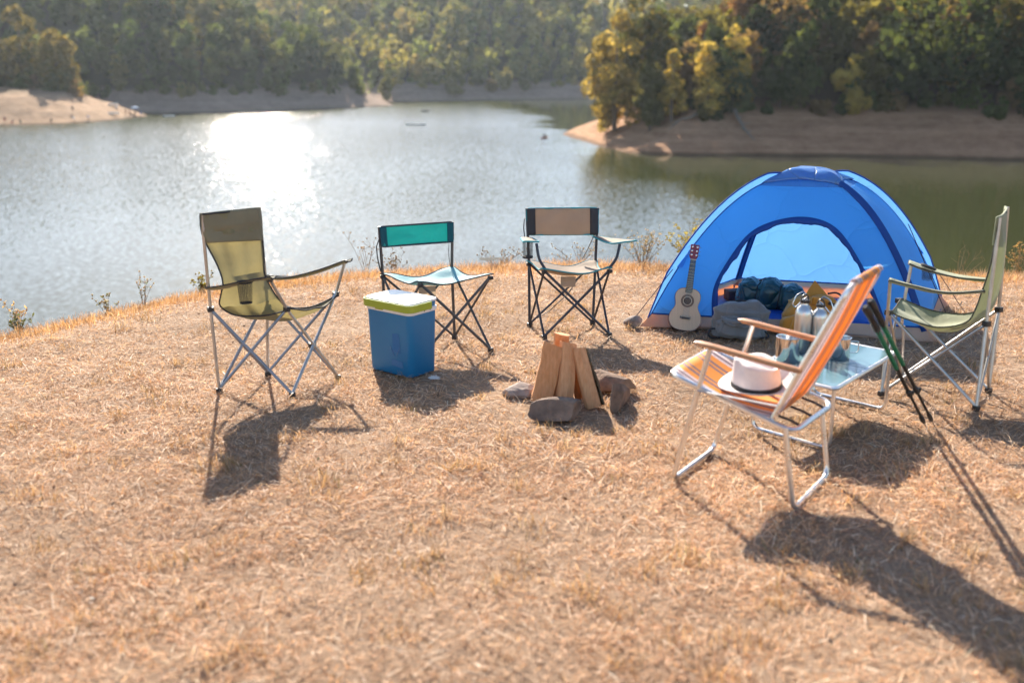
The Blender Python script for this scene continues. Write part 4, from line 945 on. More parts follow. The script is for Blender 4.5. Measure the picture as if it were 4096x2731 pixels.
# ------------------------------------------------------------------ guitar
def guitar():
    o = A((1.098, 6.172, .012)); up = A((1.183, 6.345, .555)) - o; Lg = np.linalg.norm(up); up /= Lg
    face = A((-.06, -1, .3)); face -= up * (face @ up); face /= np.linalg.norm(face); rt = np.cross(up, face)
    M3 = Matrix([(rt[i], up[i], face[i]) for i in range(3)])
    t = thing('guitar', 'small acoustic guitar with dark red sides leaning on the tent front', 'guitar', (1.098, 6.172, .012))
    red = mat('dark_red_lacquer', (.10, .008, .016), .25, var=.15, coat=.5); top = mat('spruce_top', (.56, .40, .255), .38, var=.07, vscale=7, stretch=(26, 1.2, 1), coat=.3)
    dark = mat('hole_shade_and_edge', (.05, .028, .016), .7); eb = mat('ebony', (.022, .022, .026), .45); ros = mat('rosette_ring', (.16, .10, .065), .5, var=.4, vscale=160)
    brass = mat('brass_fret', (.55, .42, .18), .3, .9); nick = mat('nickel', (.72, .72, .72), .22, .95); crm = mat('cream_binding', (.62, .50, .36), .5); headm = mat('crimson_headstock', (.20, .010, .028), .3, var=.1, coat=.4)
    half = [(.0, .0), (.045, .003), (.078, .018), (.099, .048), (.104, .080), (.096, .112), (.080, .140), (.073, .160), (.076, .185), (.082, .212), (.078, .240), (.062, .262), (.035, .274), (.0, .277)]
    hc = [tuple(p) for p in catmull(half, 4)]; out_ = hc + [(-x, y) for x, y in hc[-2:0:-1]]
    out_ = out_[::-1]
    body = MB().prism(out_, -.062, -.003, o, M3).build('body', red, t, smooth=35)
    s = MB().prism([(x * .975, .1385 + (y - .1385) * .982) for x, y in out_], -.004, .0, o, M3).build('soundboard', top, body, smooth=35)
    hy_ = .192
    def disc(r0, r1, z, m, nm, par):
        mb = MB(); n = 36
        vs = []
        for r in (r0, r1):
            for k in range(n): vs.append(Vector(o) + M3 @ Vector((r * math.cos(6.2832 * k / n), hy_ + r * math.sin(6.2832 * k / n), z)))
        mb.add(vs, [(k, (k + 1) % n, n + (k + 1) % n, n + k) for k in range(n)])
        return mb.build(nm, m, par)
    disc(.0005, .0245, .0012, dark, 'sound_hole_shade', body); disc(.0245, .0285, .0022, crm, 'hole_ring', body); disc(.0285, .0395, .0018, ros, 'rosette', body); disc(.0395, .0415, .0022, dark, 'rosette_edge', body)  # flat dark disc paints the shade inside the hole; the top is uncut
    br = MB().box(Vector(o) + M3 @ Vector((0, .083, .005)), .066, .019, .010, M3, .002).build('bridge', eb, body)
    MB().box(Vector(o) + M3 @ Vector((0, .089, .011)), .062, .003, .004, M3).build('saddle', crm, br)
    for x in (-.026, .026):
        MB().lathe([(.001, 0), (.0032, 0), (.0032, .002), (.001, .003)], Vector(o) + M3 @ Vector((x, .079, .0102)), 10, M3).build('bridge_screw', nick, br)
    y0, y1 = .243, .458
    neck = MB().prism([(-.0205, .262), (.0205, .262), (.0165, y1), (-.0165, y1)], -.018, .001, o, M3).build('neck', red, t, smooth=35)
    fb = MB().prism([(-.0225, y0 + .004), (-.012, y0), (.012, y0), (.0225, y0 + .004), (.0175, y1), (-.0175, y1)], .001, .006, o, M3).build('fretboard', eb, neck, smooth=30)
    for k in range(13):
        y = y1 - (y1 - y0) * 1.02 * (1 - .905 ** (k + 1)) / (1 - .905 ** 14.5)
        w_ = .0175 + (.0225 - .0175) * (y1 - y) / (y1 - y0)
        MB().box(Vector(o) + M3 @ Vector((0, y, .0064)), w_ * 2, .0018, .0016, M3).build('fret', brass, fb)
    MB().box(Vector(o) + M3 @ Vector((0, y1 + .002, .006)), .036, .005, .008, M3).build('nut', crm, neck)
    hs = MB().prism([(-.0175, y1 + .004), (.0175, y1 + .004), (.0265, y1 + .022), (.0285, y1 + .097), (.026, y1 + .100), (-.026, y1 + .100), (-.0285, y1 + .097), (-.0265, y1 + .022)], -.012, .002, o, M3).build('headstock', headm, t, smooth=30)
    for sx in (-1, 1):
        for k in range(3):
            c = Vector(o) + M3 @ Vector((sx * .0155, y1 + .033 + .026 * k, .002))
            pg = MB().lathe([(.001, 0), (.0065, 0), (.0065, .0015), (.003, .003), (.003, .010), (.001, .010)], c, 12, M3).build('tuning_peg', nick, hs)
            MB().tube([Vector(o) + M3 @ Vector((sx * .026, y1 + .033 + .026 * k, -.007)), Vector(o) + M3 @ Vector((sx * .041, y1 + .033 + .026 * k, -.007))], [.002, .005], 8, flat=.5).build('tuning_key', nick, hs)
    for k in range(6):
        x = -.0125 + .005 * k
        MB().tube([Vector(o) + M3 @ Vector((x * 1.35, .088, .0125)), Vector(o) + M3 @ Vector((x, y1 + .003, .0105))], .0007, 4).build('string', nick, t)
guitar()

# ------------------------------------------------------------------ soft bags
def bag(c, ax, e=.55, seed=1, amp=.008, f=(4, 12), nu=40, nv=26, flat_z=None, pin=(), fold=0.0, fdir=(1, 1, 3)):
    """superellipsoid sack: ax three half axis vectors; pin = list of (axis position, depth) cinches along the first axis"""
    c = A(c); ax = [A(a) for a in ax]; nz = sines(seed, 10, *f); nf = sines(seed + 90, 5, 2.2, 6)
    def sp(v, p): return math.copysign(abs(v) ** p, v)
    def fn(u, v):
        th = 2 * math.pi * u; ph = math.pi * (v - .5)
        a = sp(math.cos(ph), e) * sp(math.cos(th), e); b = sp(math.cos(ph), e) * sp(math.sin(th), e); d = sp(math.sin(ph), e)
        # first axis is the pole axis
        s = d; k = 1.0
        for pos, dep in pin: k -= dep * math.exp(-((s - pos) / .16) ** 2)
        p = c + ax[0] * d + ax[1] * a * k + ax[2] * b * k
        n = (p - c); n = n / (np.linalg.norm(n) + 1e-9)
        p = p + n * amp * float(nz(p))
        if fold: p = p + n * fold * (1 - 1.6 * min(1, abs(float(nf(p * A(fdir))))))
        if flat_z is not None and p[2] < flat_z: p[2] = flat_z + (p[2] - flat_z) * .12
        return p
    m = MB(); m.grid(fn, nu, nv, True); return m, fn

M_GREYBAG = mat('grey_canvas', (.15, .152, .155), .85, var=.12, vscale=8, bump=.4, bscale=30, sheen=.3, crease=.5, cscale=11)
M_MUST = mat('mustard_canvas', (.56, .23, .025), .8, var=.12, vscale=8, bump=.4, bscale=26, sheen=.2)
M_SLEEP = mat('dark_green_nylon', (.010, .050, .058), .30, var=.25, vscale=9, bump=.6, bscale=14, spec=.6, crease=.8, cscale=13)
M_PAD = mat('blue_sleeping_pad', (.012, .075, .36), .6, var=.1, crease=.3, transl=.1)
# sleeping bag roll
t = thing('sleeping_bag', 'dark green rolled sleeping bag lying in the tent doorway', 'sleeping bag', (1.75, 6.54, .03))
ax0 = A((.205, -.085, -.025)); n0 = np.cross(ax0, A((0, 0, 1))); n0 /= np.linalg.norm(n0); n1 = np.cross(n0, ax0); n1 /= np.linalg.norm(n1)
m, fn = bag((1.745, 6.545, .152), (ax0, n0 * .112, n1 * .116), .66, 41, .005, (6, 18), 64, 72, .03, ((-.40, .24), (.30, .25)), .007, (3, 3, .8))
r = m.build('roll', M_SLEEP, t, smooth=80)
for pos in (-.42, .28):
    v = math.asin(pos) / math.pi + .5; v = .5 + math.copysign(abs(pos) ** (1 / .62), pos); v = .5 + math.asin(max(-1, min(1, v - .5))) / math.pi
    MB().tube([fn(i / 30, v) for i in range(30)], .005, 6, True).build('cinch_strap', M_BINDBLK, t)
MB().tube(catmull([(1.66, 6.555, .255), (1.70, 6.545, .275), (1.745, 6.53, .270), (1.785, 6.51, .24)], 5), .0045, 6).build('carry_loop', M_BINDBLK, t)

# grey rucksack slumped in front
t = thing('rucksack', 'slumped grey canvas rucksack on the grass in front of the tent door', 'rucksack', (1.435, 6.07, 0))
m, fn = bag((1.437, 6.085, .098), ((0.01, .035, .118), (.175, -.01, 0), (.0, .085, -.02)), .62, 51, .008, (4, 11), 64, 44, .005, fold=.011)
b = m.build('body', M_GREYBAG, t, smooth=80)
m, fn2 = bag((1.425, 6.015, .072), ((0.0, .018, .070), (.135, -.01, 0), (.0, .050, -.008)), .55, 52, .007, (5, 13), 60, 36, .004, fold=.010)
m.build('front_pocket', M_GREYBAG, t, smooth=80)
fw = MB(); fw.grid(lambda u, v: A((1.30 + .25 * u, 5.985 + .012 * math.cos(u * 6) - .016 * math.sin(math.pi * v) - .02 * math.sin(math.pi * u), .150 - .012 * math.sin(u * 7) - .034 * v - .02 * u)), 22, 6); fw.build('zip_flap', M_GREYBAG, t, solid=.006)
MB().tube(catmull([(1.39, 6.10, .214), (1.42, 6.09, .228), (1.47, 6.085, .224), (1.50, 6.09, .200)], 5), .006, 6).build('grab_handle', M_BINDBLK, t)
MB().tube(catmull([(1.285, 6.06, .055), (1.245, 6.03, .058), (1.228, 6.02, .032), (1.245, 6.01, .010), (1.30, 6.0, .012)], 5), .009, 6, flat=.5).build('shoulder_strap', M_BINDBLK, t)
MB().tube(catmull([(1.57, 6.04, .05), (1.60, 6.02, .03), (1.60, 6.0, .010), (1.55, 5.985, .010)], 5), .009, 6, flat=.5).build('shoulder_strap', M_BINDBLK, t)
for k in range(4):
    MB().tube(catmull([(1.31 + .05 * k, 5.966 + .01 * k, .12 - .014 * k), (1.37 + .05 * k, 5.953 + .008 * k, .100 - .012 * k), (1.43 + .04 * k, 5.955 + .006 * k, .105 - .018 * k)], 5), [.002] + [.006] * 9 + [.002], 6).build('fold', M_GREYBAG, t)

# mustard rucksack
t = thing('rucksack', 'mustard yellow rucksack with open flap behind the steel bottles', 'rucksack', (1.90, 6.14, 0))
m, fn = bag((1.90, 6.18, .112), ((.03, .05, .118), (.150, -.035, .0), (.01, .080, -.02)), .6, 61, .008, (4, 10), 60, 40, .004, fold=.009)
m.build('body', M_MUST, t, smooth=80)
m, fn2 = bag((1.80, 6.075, .070), ((0.01, .01, .062), (.095, -.02, 0), (.0, .045, 0)), .5, 62, .004, (5, 12), 36, 20, .004); m.build('front_pocket', M_MUST, t, smooth=80)
MB().add([A((1.86, 6.19, .225)), A((2.075, 6.20, .165)), A((1.945, 6.27, .318)), A((1.89, 6.22, .26))], [(0, 1, 2), (0, 2, 3)]).build('open_flap', M_MUST, t, solid=.008, smooth=0)
fw = MB(); fw.grid(lambda u, v: A((1.88 + .21 * u, 6.075 + .02 * u + .02 * v, .255 - .07 * u + .0 * v - .055 * v + .01 * math.sin(u * 5))), 14, 5); fw.build('lid', M_MUST, t, solid=.010)
MB().box((2.01, 6.078, .205), .055, .004, .020, Matrix.Rotation(.35, 3, 'Y')).build('cloth_label', M_BINDBLK, t)
MB().tube(catmull([(2.03, 6.25, .235), (2.08, 6.23, .245), (2.12, 6.21, .215), (2.15, 6.20, .16)], 5), .012, 6, flat=.45).build('shoulder_strap', M_BINDBLK, t)
MB().tube(catmull([(1.86, 6.06, .24), (1.80, 6.03, .19), (1.755, 6.01, .12), (1.735, 6.0, .05)], 5), .010, 6, flat=.4).build('side_strap', M_MUST, t)
# sleeping pad and a wood block inside the tent
pm = MB(); pm.grid(lambda u, v: A((*lerp(lerp((1.30, 6.30), (2.33, 6.12), u), lerp((1.62, 7.0), (2.62, 6.80), u), v), .03 + .052 * min(1, 6 * min(u, 1 - u, v, 1 - v)) ** .5 + .006 * math.sin(u * 21) * math.cos(v * 13))), 40, 26)
tag(pm.build('sleeping_pad', M_PAD, loc=(1.8, 6.5, .028), smooth=70), 'blue quilted sleeping pad spread on the tent floor', 'sleeping pad')
wk = MB().box((1.575, 6.93, .075), .105, .09, .075, Matrix.Rotation(.2, 3, 'Z'), .008)
tag(wk.build('wood_block', mat('reddish_bark_block', (.14, .05, .035), .9, var=.4, vscale=20, bump=.8, bscale=30), loc=(1.575, 6.93, .036)), 'reddish brown wood block at the back of the tent beside the sleeping bag', 'wood block')

# ------------------------------------------------------------------ cooler
def cooler():
    M_CB = mat('cooler_blue_plastic', (.007, .155, .35), .42, var=.10, vscale=5, rvar=.10, c2=(.014, .175, .36)); M_CW = mat('white_plastic', (.80, .77, .74), .35, var=.04); M_CG = mat('lime_green_plastic', (.36, .40, .035), .38, var=.06)
    c0 = A((-.549, 5.185)); a = A((-.79, .613)); b = A((.613, .79)); cen = c0 + a * .165 + b * .108
    t = thing('cool_box', 'blue cool box with white lid and lime green handle on the grass', 'cool box', (cen[0], cen[1], 0))
    def ring(hx, hy, z, r, n=6):
        o = []
        for qx, qy, s in ((1, 1, 0), (-1, 1, 1), (-1, -1, 2), (1, -1, 3)):
            for k in range(n + 1):
                an = math.pi / 2 * (s + k / n)
                o.append((qx * (hx - r) + r * math.cos(an), qy * (hy - r) + r * math.sin(an), z))
        return [A((*(cen + a * x + b * y), zz_)) for x, y, zz_ in o]
    def loft(rings, name, m, par, caps=True):
        mb = MB(); n = len(rings[0]); vs = [p for r in rings for p in r]
        fs = [(i * n + k, i * n + (k + 1) % n, (i + 1) * n + (k + 1) % n, (i + 1) * n + k) for i in range(len(rings) - 1) for k in range(n)]
        if caps: fs += [tuple(range(n - 1, -1, -1)), tuple((len(rings) - 1) * n + k for k in range(n))]
        return mb.add(vs, fs).build(name, m, par, smooth=35)
    loft([ring(.158, .101, .0, .03), ring(.161, .104, .006, .034), ring(.170, .112, .345, .036), ring(.171, .113, .352, .036)], 'tub', M_CB, t)
    loft([ring(.173, .115, .351, .037), ring(.176, .118, .354, .038), ring(.177, .119, .374, .038), ring(.172, .114, .377, .038)], 'rim', M_CW, t)
    lid = loft([ring(.168, .110, .376, .037), ring(.170, .112, .378, .037), ring(.173, .115, .408, .038), ring(.170, .112, .413, .036), ring(.150, .095, .415, .03)], 'lid', M_CB, t)
    loft([ring(.176, .118, .406, .039), ring(.177, .119, .409, .039), ring(.175, .117, .417, .038), ring(.160, .104, .420, .034)], 'lid_rim', M_CW, lid)
    loft([ring(.148, .092, .4195, .03), ring(.147, .091, .424, .03), ring(.140, .085, .4255, .028)], 'lid_panel', M_CW, lid)
    # handle band: round the left and front sides
    hp = []
    rg = ring(.184, .126, .394, .042, 8); n = len(rg)
    # front long side is -b, its ends wrap round +a and -a
    P = [cen + a * x + b * y for x, y in ((.186, .045), (.186, -.128), (-.186, -.128), (-.186, .045))]
    path = rounded([A((*p, .390)) for p in P], .05, 8)
    mb = MB(); 
    pts = path; nn = len(pts); vs = []
    for i, p in enumerate(pts):
        tg = (pts[min(i + 1, nn - 1)] - pts[max(i - 1, 0)]).normalized(); nr = Vector((tg.y, -tg.x, 0))
        h = .0205
        for dn, dz in ((.004, -h), (.004, h), (-.004, h), (-.004, -h)): vs.append(p + nr * dn + Vector((0, 0, dz)))
    fs = [(i * 4 + k, i * 4 + (k + 1) % 4, i * 4 + 4 + (k + 1) % 4, i * 4 + 4 + k) for i in range(nn - 1) for k in range(4)] + [(3, 2, 1, 0), tuple((nn - 1) * 4 + k for k in range(4))]
    h = mb.add(vs, fs).build('handle', M_CG, t, smooth=35, bevel=.0025)
    for s in (-1, 1):
        c = cen + a * s * .187 + b * .03
        MB().lathe([(.002, -.004), (.014, -.004), (.014, .004), (.002, .005)], (c[0], c[1], .395), 14, Matrix([(0, b[0], a[0] * s), (0, b[1], a[1] * s), (1, 0, 0)])).build('pivot', M_CG, h)
    for d in (.0, .045):
        c = cen - a * .1775 + b * (-.005 + d)
        MB().lathe([(.001, 0), (.0035, 0), (.0035, .001), (.001, .001)], (c[0], c[1], .364), 8, Matrix([(0, b[0], -a[0]), (0, b[1], -a[1]), (1, 0, 0)])).build('screw', M_BLACKPL, t)
    MB().box((*(cen + a * .055 - b * .119), .364), .060, .004, .010, Matrix([(a[0], b[0], 0), (a[1], b[1], 0), (0, 0, 1)]), .0015).build('latch_notch', M_CG, t)
    # scuffs and V mark pressed in the front wall
    M_SC = mat('pale_scuff', (.16, .22, .40), .7, var=.2)
    def onf(x, z): 
        hy = .1045 + (.112 - .1045) * z / .345
        p = cen + a * x - b * (hy + .0012); return A((*p, z))
    MB().tube([onf(-.012, .165), onf(-.040, .110)], [.0012, .0026], 6, flat=.5).build('scuff', M_SC, t); MB().tube([onf(-.085, .165), onf(-.055, .110)], [.001, .0022], 6, flat=.5).build('scuff', M_SC, t)
    MB().add([onf(-.018, .09), onf(-.10, .082), onf(-.105, .045), onf(-.015, .052)], [(0, 1, 2, 3)]).build('label_residue', mat('faded_label', (.03, .15, .33), .65, c2=(.055, .15, .31), vscale=25), t, smooth=0)
    MB().add([onf(-.03, .235), onf(-.08, .24), onf(-.09, .13), onf(-.03, .13)], [(0, 1, 2, 3)]).build('label_residue', mat('faded_label_upper', (.012, .135, .335), .65, c2=(.035, .14, .32), vscale=25), t, smooth=0)
cooler()
pp = MB(); pz = sines(3, 6, 12, 30)
pp.grid(lambda u, v: A((-.45 + .055 * u + .008 * math.sin(v * 9), 5.135 + .04 * v, .012 + .022 * abs(float(pz(A((u * .2, v * .2, 0)))) * .5) * math.sin(math.pi * u) * math.sin(math.pi * v) + .003)), 12, 10)
tag(pp.build('paper_scrap', mat('white_tissue', (.75, .74, .72), .9, transl=.3), smooth=30), 'crumpled white tissue on the grass at the foot of the cool box', 'tissue')

# ------------------------------------------------------------------ fire wood and stones
def wood_mat(name, c, c2):
    return mat(name, c, .75, c2=c2, vscale=5, stretch=(14, 14, 2.2), bump=.4, bscale=9)
M_W1 = wood_mat('split_wood', (.62, .31, .145), (.46, .20, .075)); M_W2 = wood_mat('pale_split_wood', (.66, .36, .185), (.50, .24, .105)); M_W3 = wood_mat('orange_split_wood', (.40, .17, .05), (.28, .11, .035)); M_LB = mat('log_bark', (.085, .062, .042), .95, var=.5, vscale=22, bump=.9, bscale=30, c2=(.17, .12, .06))
def log(label, b0, t0, wx, wy, tw, m, seed, bark=None, taper=.92):
    b0, t0 = A(b0), A(t0); ax = t0 - b0; Lh = np.linalg.norm(ax); ax /= Lh
    x = np.cross(A((math.sin(tw), -math.cos(tw), 0)), ax); x /= np.linalg.norm(x); y = np.cross(ax, x); rg = np.random.RandomState(seed)
    sec = [(-wx, -wy * .85), (wx * .25, -wy), (wx, -wy * .75), (wx * .9, wy * .55), (wx * .1, wy), (-wx * .8, wy * .8)]
    sec = [(p * rg.uniform(.9, 1.1), q * rg.uniform(.9, 1.1)) for p, q in sec]
    nz = sines(seed, 6, 3, 14); mb = MB(); n = len(sec); nl = 10; vs = []
    den = []
    for k in range(n):
        p, q = sec[k], sec[(k + 1) % n]
        for f in (0, .34, .67): den.append((p[0] * (1 - f) + q[0] * f, p[1] * (1 - f) + q[1] * f))
    n = len(den)
    for i in range(nl + 1):
        s = i / nl; k = 1 + (taper - 1) * s
        for (p, q) in den:
            P = b0 + ax * Lh * s + x * p * k + y * q * k
            P = P + (x * float(nz(P)) + y * float(nz(P + 3))) * .0022
            if i == nl: P = P + ax * (.012 * p / wx * rg.uniform(.5, 1) + .004 * q / wy)
            vs.append(P)
    fs = [(i * n + k, i * n + (k + 1) % n, (i + 1) * n + (k + 1) % n, (i + 1) * n + k) for i in range(nl) for k in range(n)] + [tuple(range(n - 1, -1, -1)), tuple(nl * n + k for k in range(n))]
    mb.add(vs, fs)
    root = tag(mb.build('firewood_log', m, loc=tuple(b0), smooth=28), label, 'log', 'split logs of the unlit fire')
    return root, (b0, ax, Lh, x, y)
lg, fr = log('left one of the upright firewood logs with wide flat face', (.150, 4.785, .0), (.215, 4.83, .292), .066, .026, -.15, M_W1, 1)
lg, fr = log('middle firewood log with dark knot, front of the stack', (.262, 4.765, .0), (.285, 4.82, .305), .043, .040, .25, M_W2, 2)
b0, ax, Lh, x, y = fr
kn = MB(); kc = b0 + ax * Lh * .50 - y * .041 - x * .018
kn.grid(lambda u, v: kc + x * .012 * (1 - v * .9) * math.cos(6.2832 * u) + ax * .020 * (1 - v * .9) * math.sin(6.2832 * u) - y * (.004 - .0035 * v), 16, 4, True); kn.build('knot', mat('knot_dark', (.05, .022, .012), .8), lg)
lg, fr = log('right hand firewood log leaning inward with bark on its right side', (.418, 4.715, .0), (.338, 4.80, .282), .041, .034, .10, M_W2, 3)
b0, ax, Lh, x, y = fr
bk = MB(); bz = sines(5, 7, 8, 30)
bk.grid(lambda u, v: b0 + ax * Lh * (.01 + .97 * v) - x * (.030 + .011 + .004 * float(bz(A((u * .08, v * .28, 0))))) * (1 - .08 * v) + y * (-.030 + .058 * u) * (1 - .08 * v), 8, 26); bk.build('bark_strip', M_LB, lg, solid=.008, smooth=70)
log('firewood log standing at the back, tip above the others', (.245, 5.0, .0), (.256, 4.93, .322), .040, .028, .1, M_W1, 4)
log('thin firewood log tucked between the left and middle logs', (.195, 4.855, .0), (.240, 4.86, .270), .030, .024, .2, M_W1, 5)
log('orange brown firewood log inside the stack between middle and right logs', (.355, 4.88, .0), (.315, 4.875, .240), .036, .024, -.1, M_W3, 6)

def rock(name, label, c, ax, seed, m, cuts=7, sub=4):
    cuts += 7
    bm = bmesh.new(); bmesh.ops.create_icosphere(bm, subdivisions=sub, radius=1); rg = np.random.RandomState(seed)
    co = np.array([v.co[:] for v in bm.verts])
    for k in range(cuts):
        d = rg.normal(size=3); d /= np.linalg.norm(d); h = rg.uniform(.48, .74); s = co @ d; co = co - np.outer(np.maximum(s - h, 0), d)
    nz = sines(seed + 2, 10, .5, 3.5); co = co * (1 + .022 * nz(co))[:, None]
    Mx = np.array(ax).T * 1.22; co = co @ Mx.T + A(c)
    co[:, 2] = np.where(co[:, 2] < .0, co[:, 2] * .1, co[:, 2])
    for v, p in zip(bm.verts, co): v.co = p
    me_ = MB(); me_.add([tuple(p) for p in co], [tuple(v.index for v in f.verts) for f in bm.faces]); bm.free()
    return tag(me_.build(name, m, loc=(c[0], c[1], 0), smooth=18), label, 'stone')
M_ROCK = mat('brown_rock', (.34, .225, .15), .9, c2=(.14, .094, .068), vscale=14, bump=.9, bscale=30)
M_ROCK2 = mat('rusty_rock', (.29, .19, .135), .9, c2=(.095, .068, .054), vscale=12, bump=.9, bscale=30)
M_ROCK3 = mat('pale_slab', (.42, .33, .28), .9, c2=(.20, .155, .13), vscale=14, bump=.8, bscale=30)
rock('stone', 'flat pale stone slab left of the firewood', (.045, 4.875, .035), ((.115, .01, .0), (-.01, .09, .0), (0, .0, .050)), 3, M_ROCK3, 9)
rock('stone', 'rusty brown stone in front of the firewood', (.212, 4.545, .035), ((.150, .01, .004), (.0, .062, .0), (-.01, .01, .056)), 8, M_ROCK2, 8)
rock('stone', 'dark slab standing on edge right of the firewood', (.53, 4.70, .055), ((.035, -.020, .0), (.055, .125, -.01), (.012, -.0, .095)), 12, M_ROCK2, 9)
rock('stone', 'long brown stone lying behind the dark slab', (.505, 4.985, .045), ((.150, -.07, -.012), (.03, .065, .0), (0, 0, .062)), 17, M_ROCK, 9)
rock('stone', 'pale stone holding the left guy line of the tent', (.805, 6.325, .025), ((.062, .010, .012), (-.01, .045, .0), (-.012, 0, .038)), 23, M_ROCK3, 9, 3)
rock('stone', 'low dark stone on the bluff lip between the teal and tan chairs', (-.20, 8.70, -.03), ((.12, .0, .0), (.0, .08, .0), (.02, .0, .045)), 29, mat('dark_rock', (.022, .022, .018), .95, var=.3), 7, 3)

# ------------------------------------------------------------------ table and things on it
M_TTOP = mat('teal_glazed_top', (.10, .19, .21), .18, var=.15, vscale=3, rvar=.08, coat=.3)
tbl = thing('folding_table', 'low folding table with glossy teal top behind the lawn chair', 'table', (1.485, 4.525, 0))
TC = dict(Nn=A((1.40, 4.10, .30)), Rr=A((1.87, 4.66, .30)), Ff=A((1.57, 4.95, .30)), Ll=A((1.10, 4.39, .30)))
def TP(u, v, z=.30): p = lerp(lerp(TC['Nn'], TC['Rr'], u), lerp(TC['Ll'], TC['Ff'], u), v); p[2] = z; return p
for u0, u1 in ((.02, .497), (.503, .98)):
    m = MB(); m.grid(lambda u, v: TP(u0 + (u1 - u0) * u, .02 + .96 * v, .302), 1, 1); m.build('top_panel', M_TTOP, tbl, solid=.006, smooth=0)
MB().tube(rounded([TP(0, 0, .298), TP(1, 0, .298), TP(1, 1, .298), TP(0, 1, .298)], .04, 6, True), .010, 8, True).build('rim', M_ALU, tbl)
MB().tube([TP(.5, .01, .296), TP(.5, .99, .296)], .008, 8, flat=.9).build('centre_rail', M_ALU, tbl)
for u in (.04, .96):
    MB().tube(rounded([TP(u, .04, .29), TP(u, .03, .012), TP(u, .97, .012), TP(u, .96, .29)], .05, 6), .009, 8).build('leg_frame', M_ALU, tbl)
M_INOX = mat('polished_steel', (.66, .64, .62), .13, 1.0, var=.05, rvar=.05); M_BRUSH = mat('brushed_alu_bottle', (.62, .61, .60), .30, .95, var=.05, vscale=20, rvar=.08)
def mug(label, p, r, h, ang, hinge=True):
    t = thing('steel_mug', label, 'mug', p)
    MB().lathe([(.002, .001), (r * .96, 0), (r, .006), (r, h - .003), (r + .003, h), (r - .001, h + .001), (r - .003, h - .004), (r - .003, .006), (.002, .006)], p, 32).build('cup', M_INOX, t)
    d = A((math.cos(ang), math.sin(ang), 0)); o = A(p)
    hd = rounded([o + d * r + A((0, 0, h * .78)), o + d * (r + .042) + A((0, 0, h * .78)), o + d * (r + .042) + A((0, 0, h * .25)), o + d * r + A((0, 0, h * .25))], .012, 4)
    MB().tube(hd, .0028, 6).build('handle', M_INOX, t)
mug('steel mug at the left corner of the folding table', (1.30, 4.51, .306), .055, .118, 1.9)
mug('steel mug with wire handle right of the striped chair back', (1.555, 4.55, .306), .050, .105, .05)
def bottle(label, p, r, h, ang):
    t = thing('steel_bottle', label, 'bottle', p); k = r
    MB().lathe([(.002, 0), (k * .92, 0), (k, .006), (k, h * .64), (k * .97, h * .70), (k * .80, h * .765), (k * .52, h * .81), (k * .47, h * .83), (k * .47, h * .86), (.002, h * .86)], p, 32).build('body', M_BRUSH, t)
    c = MB().lathe([(.002, h * .855), (k * .56, h * .855), (k * .58, h * .87), (k * .56, h * .905), (.002, h * .91)], p, 20).build('stopper', M_BLACKPL, t)
    d = A((math.cos(ang), math.sin(ang), 0)); o = A(p)
    MB().tube([o + d * k * .42 * math.cos(a) + A((0, 0, h * .905 + h * .085 * math.sin(a))) for a in np.linspace(-.1, 3.24, 14)], .004, 6).build('loop', M_BLACKPL, c)
    e = A((-math.sin(ang), math.cos(ang), 0)); q = o + d * k * .3 + A((0, 0, h * .95))
    s = -1
    ck = [q, q + d * -.02 + A((0, 0, .028)), q + d * -.055 + A((0, 0, .012)), q + d * -.075 + A((0, 0, -.035)), q + d * -.058 + A((0, 0, -.052)), q + d * -.02 + A((0, 0, -.01))]
    MB().tube(rounded(ck, .012, 4, True), .0028, 6, True).build('carabiner', M_INOX, t)
bottle('taller left steel bottle with black stopper on the table', (1.41, 4.67, .306), .041, .285, .1)
bottle('smaller right steel bottle partly behind the striped chair back', (1.487, 4.665, .306), .038, .262, 2.6)

# ------------------------------------------------------------------ trekking poles
M_PGREEN = mat('green_anodised', (.005, .16, .085), .32, .3, var=.1); M_PBLK = mat('black_shaft', (.014, .014, .015), .4, .2, var=.15)
for lb, p0, p1 in (('trekking pole with green shaft leaning on the lawn chair, left one', (1.958, 4.419, .0), (1.445, 3.965, .700)), ('trekking pole with green shaft leaning on the lawn chair, right one', (2.006, 4.445, .0), (1.470, 3.985, .722))):
    t = thing('trekking_pole', lb, 'trekking pole', p0, 'pair of trekking poles')
    a, b = A(p0), A(p1); L_ = lambda s: a * (1 - s) + b * s
    MB().tube([L_(0), L_(.03), L_(.06)], [.002, .004, .0055], 8).build('tip', M_STEEL, t)
    MB().tube([L_(.055), L_(.07), L_(.11), L_(.115)], [.008, .011, .010, .007], 8).build('tip_cover', M_BLACKPL, t)
    MB().tube([L_(.11), L_(.32)], .0065, 8).build('lower_shaft', M_PBLK, t)
    MB().tube([L_(.29), L_(.30), L_(.335), L_(.34)], [.008, .0125, .0125, .008], 8).build('clamp', M_BLACKPL, t)
    MB().tube([L_(.335), L_(.53)], .0085, 8).build('middle_shaft', M_PBLK, t)
    q = L_(.315); MB().box(q + A((.014, .0, .004)), .014, .010, .022, None, .003).build('clamp_lever', M_BLACKPL, t)
    MB().tube([L_(.525), L_(.84)], .0105, 10).build('upper_shaft', M_PGREEN, t)
    MB().tube([L_(.82), L_(.83), L_(.86), L_(.92), L_(.96), L_(.985), L_(1.0)], [.011, .015, .0145, .0135, .017, .018, .010], 10).build('grip', M_BLACKPL, t)
    MB().tube(catmull([L_(.965), L_(.93) + A((.02, -.015, -.02)), L_(.86) + A((.012, -.02, -.03)), L_(.83)], 5), .007, 6, flat=.25).build('wrist_strap', M_BINDBLK, t)

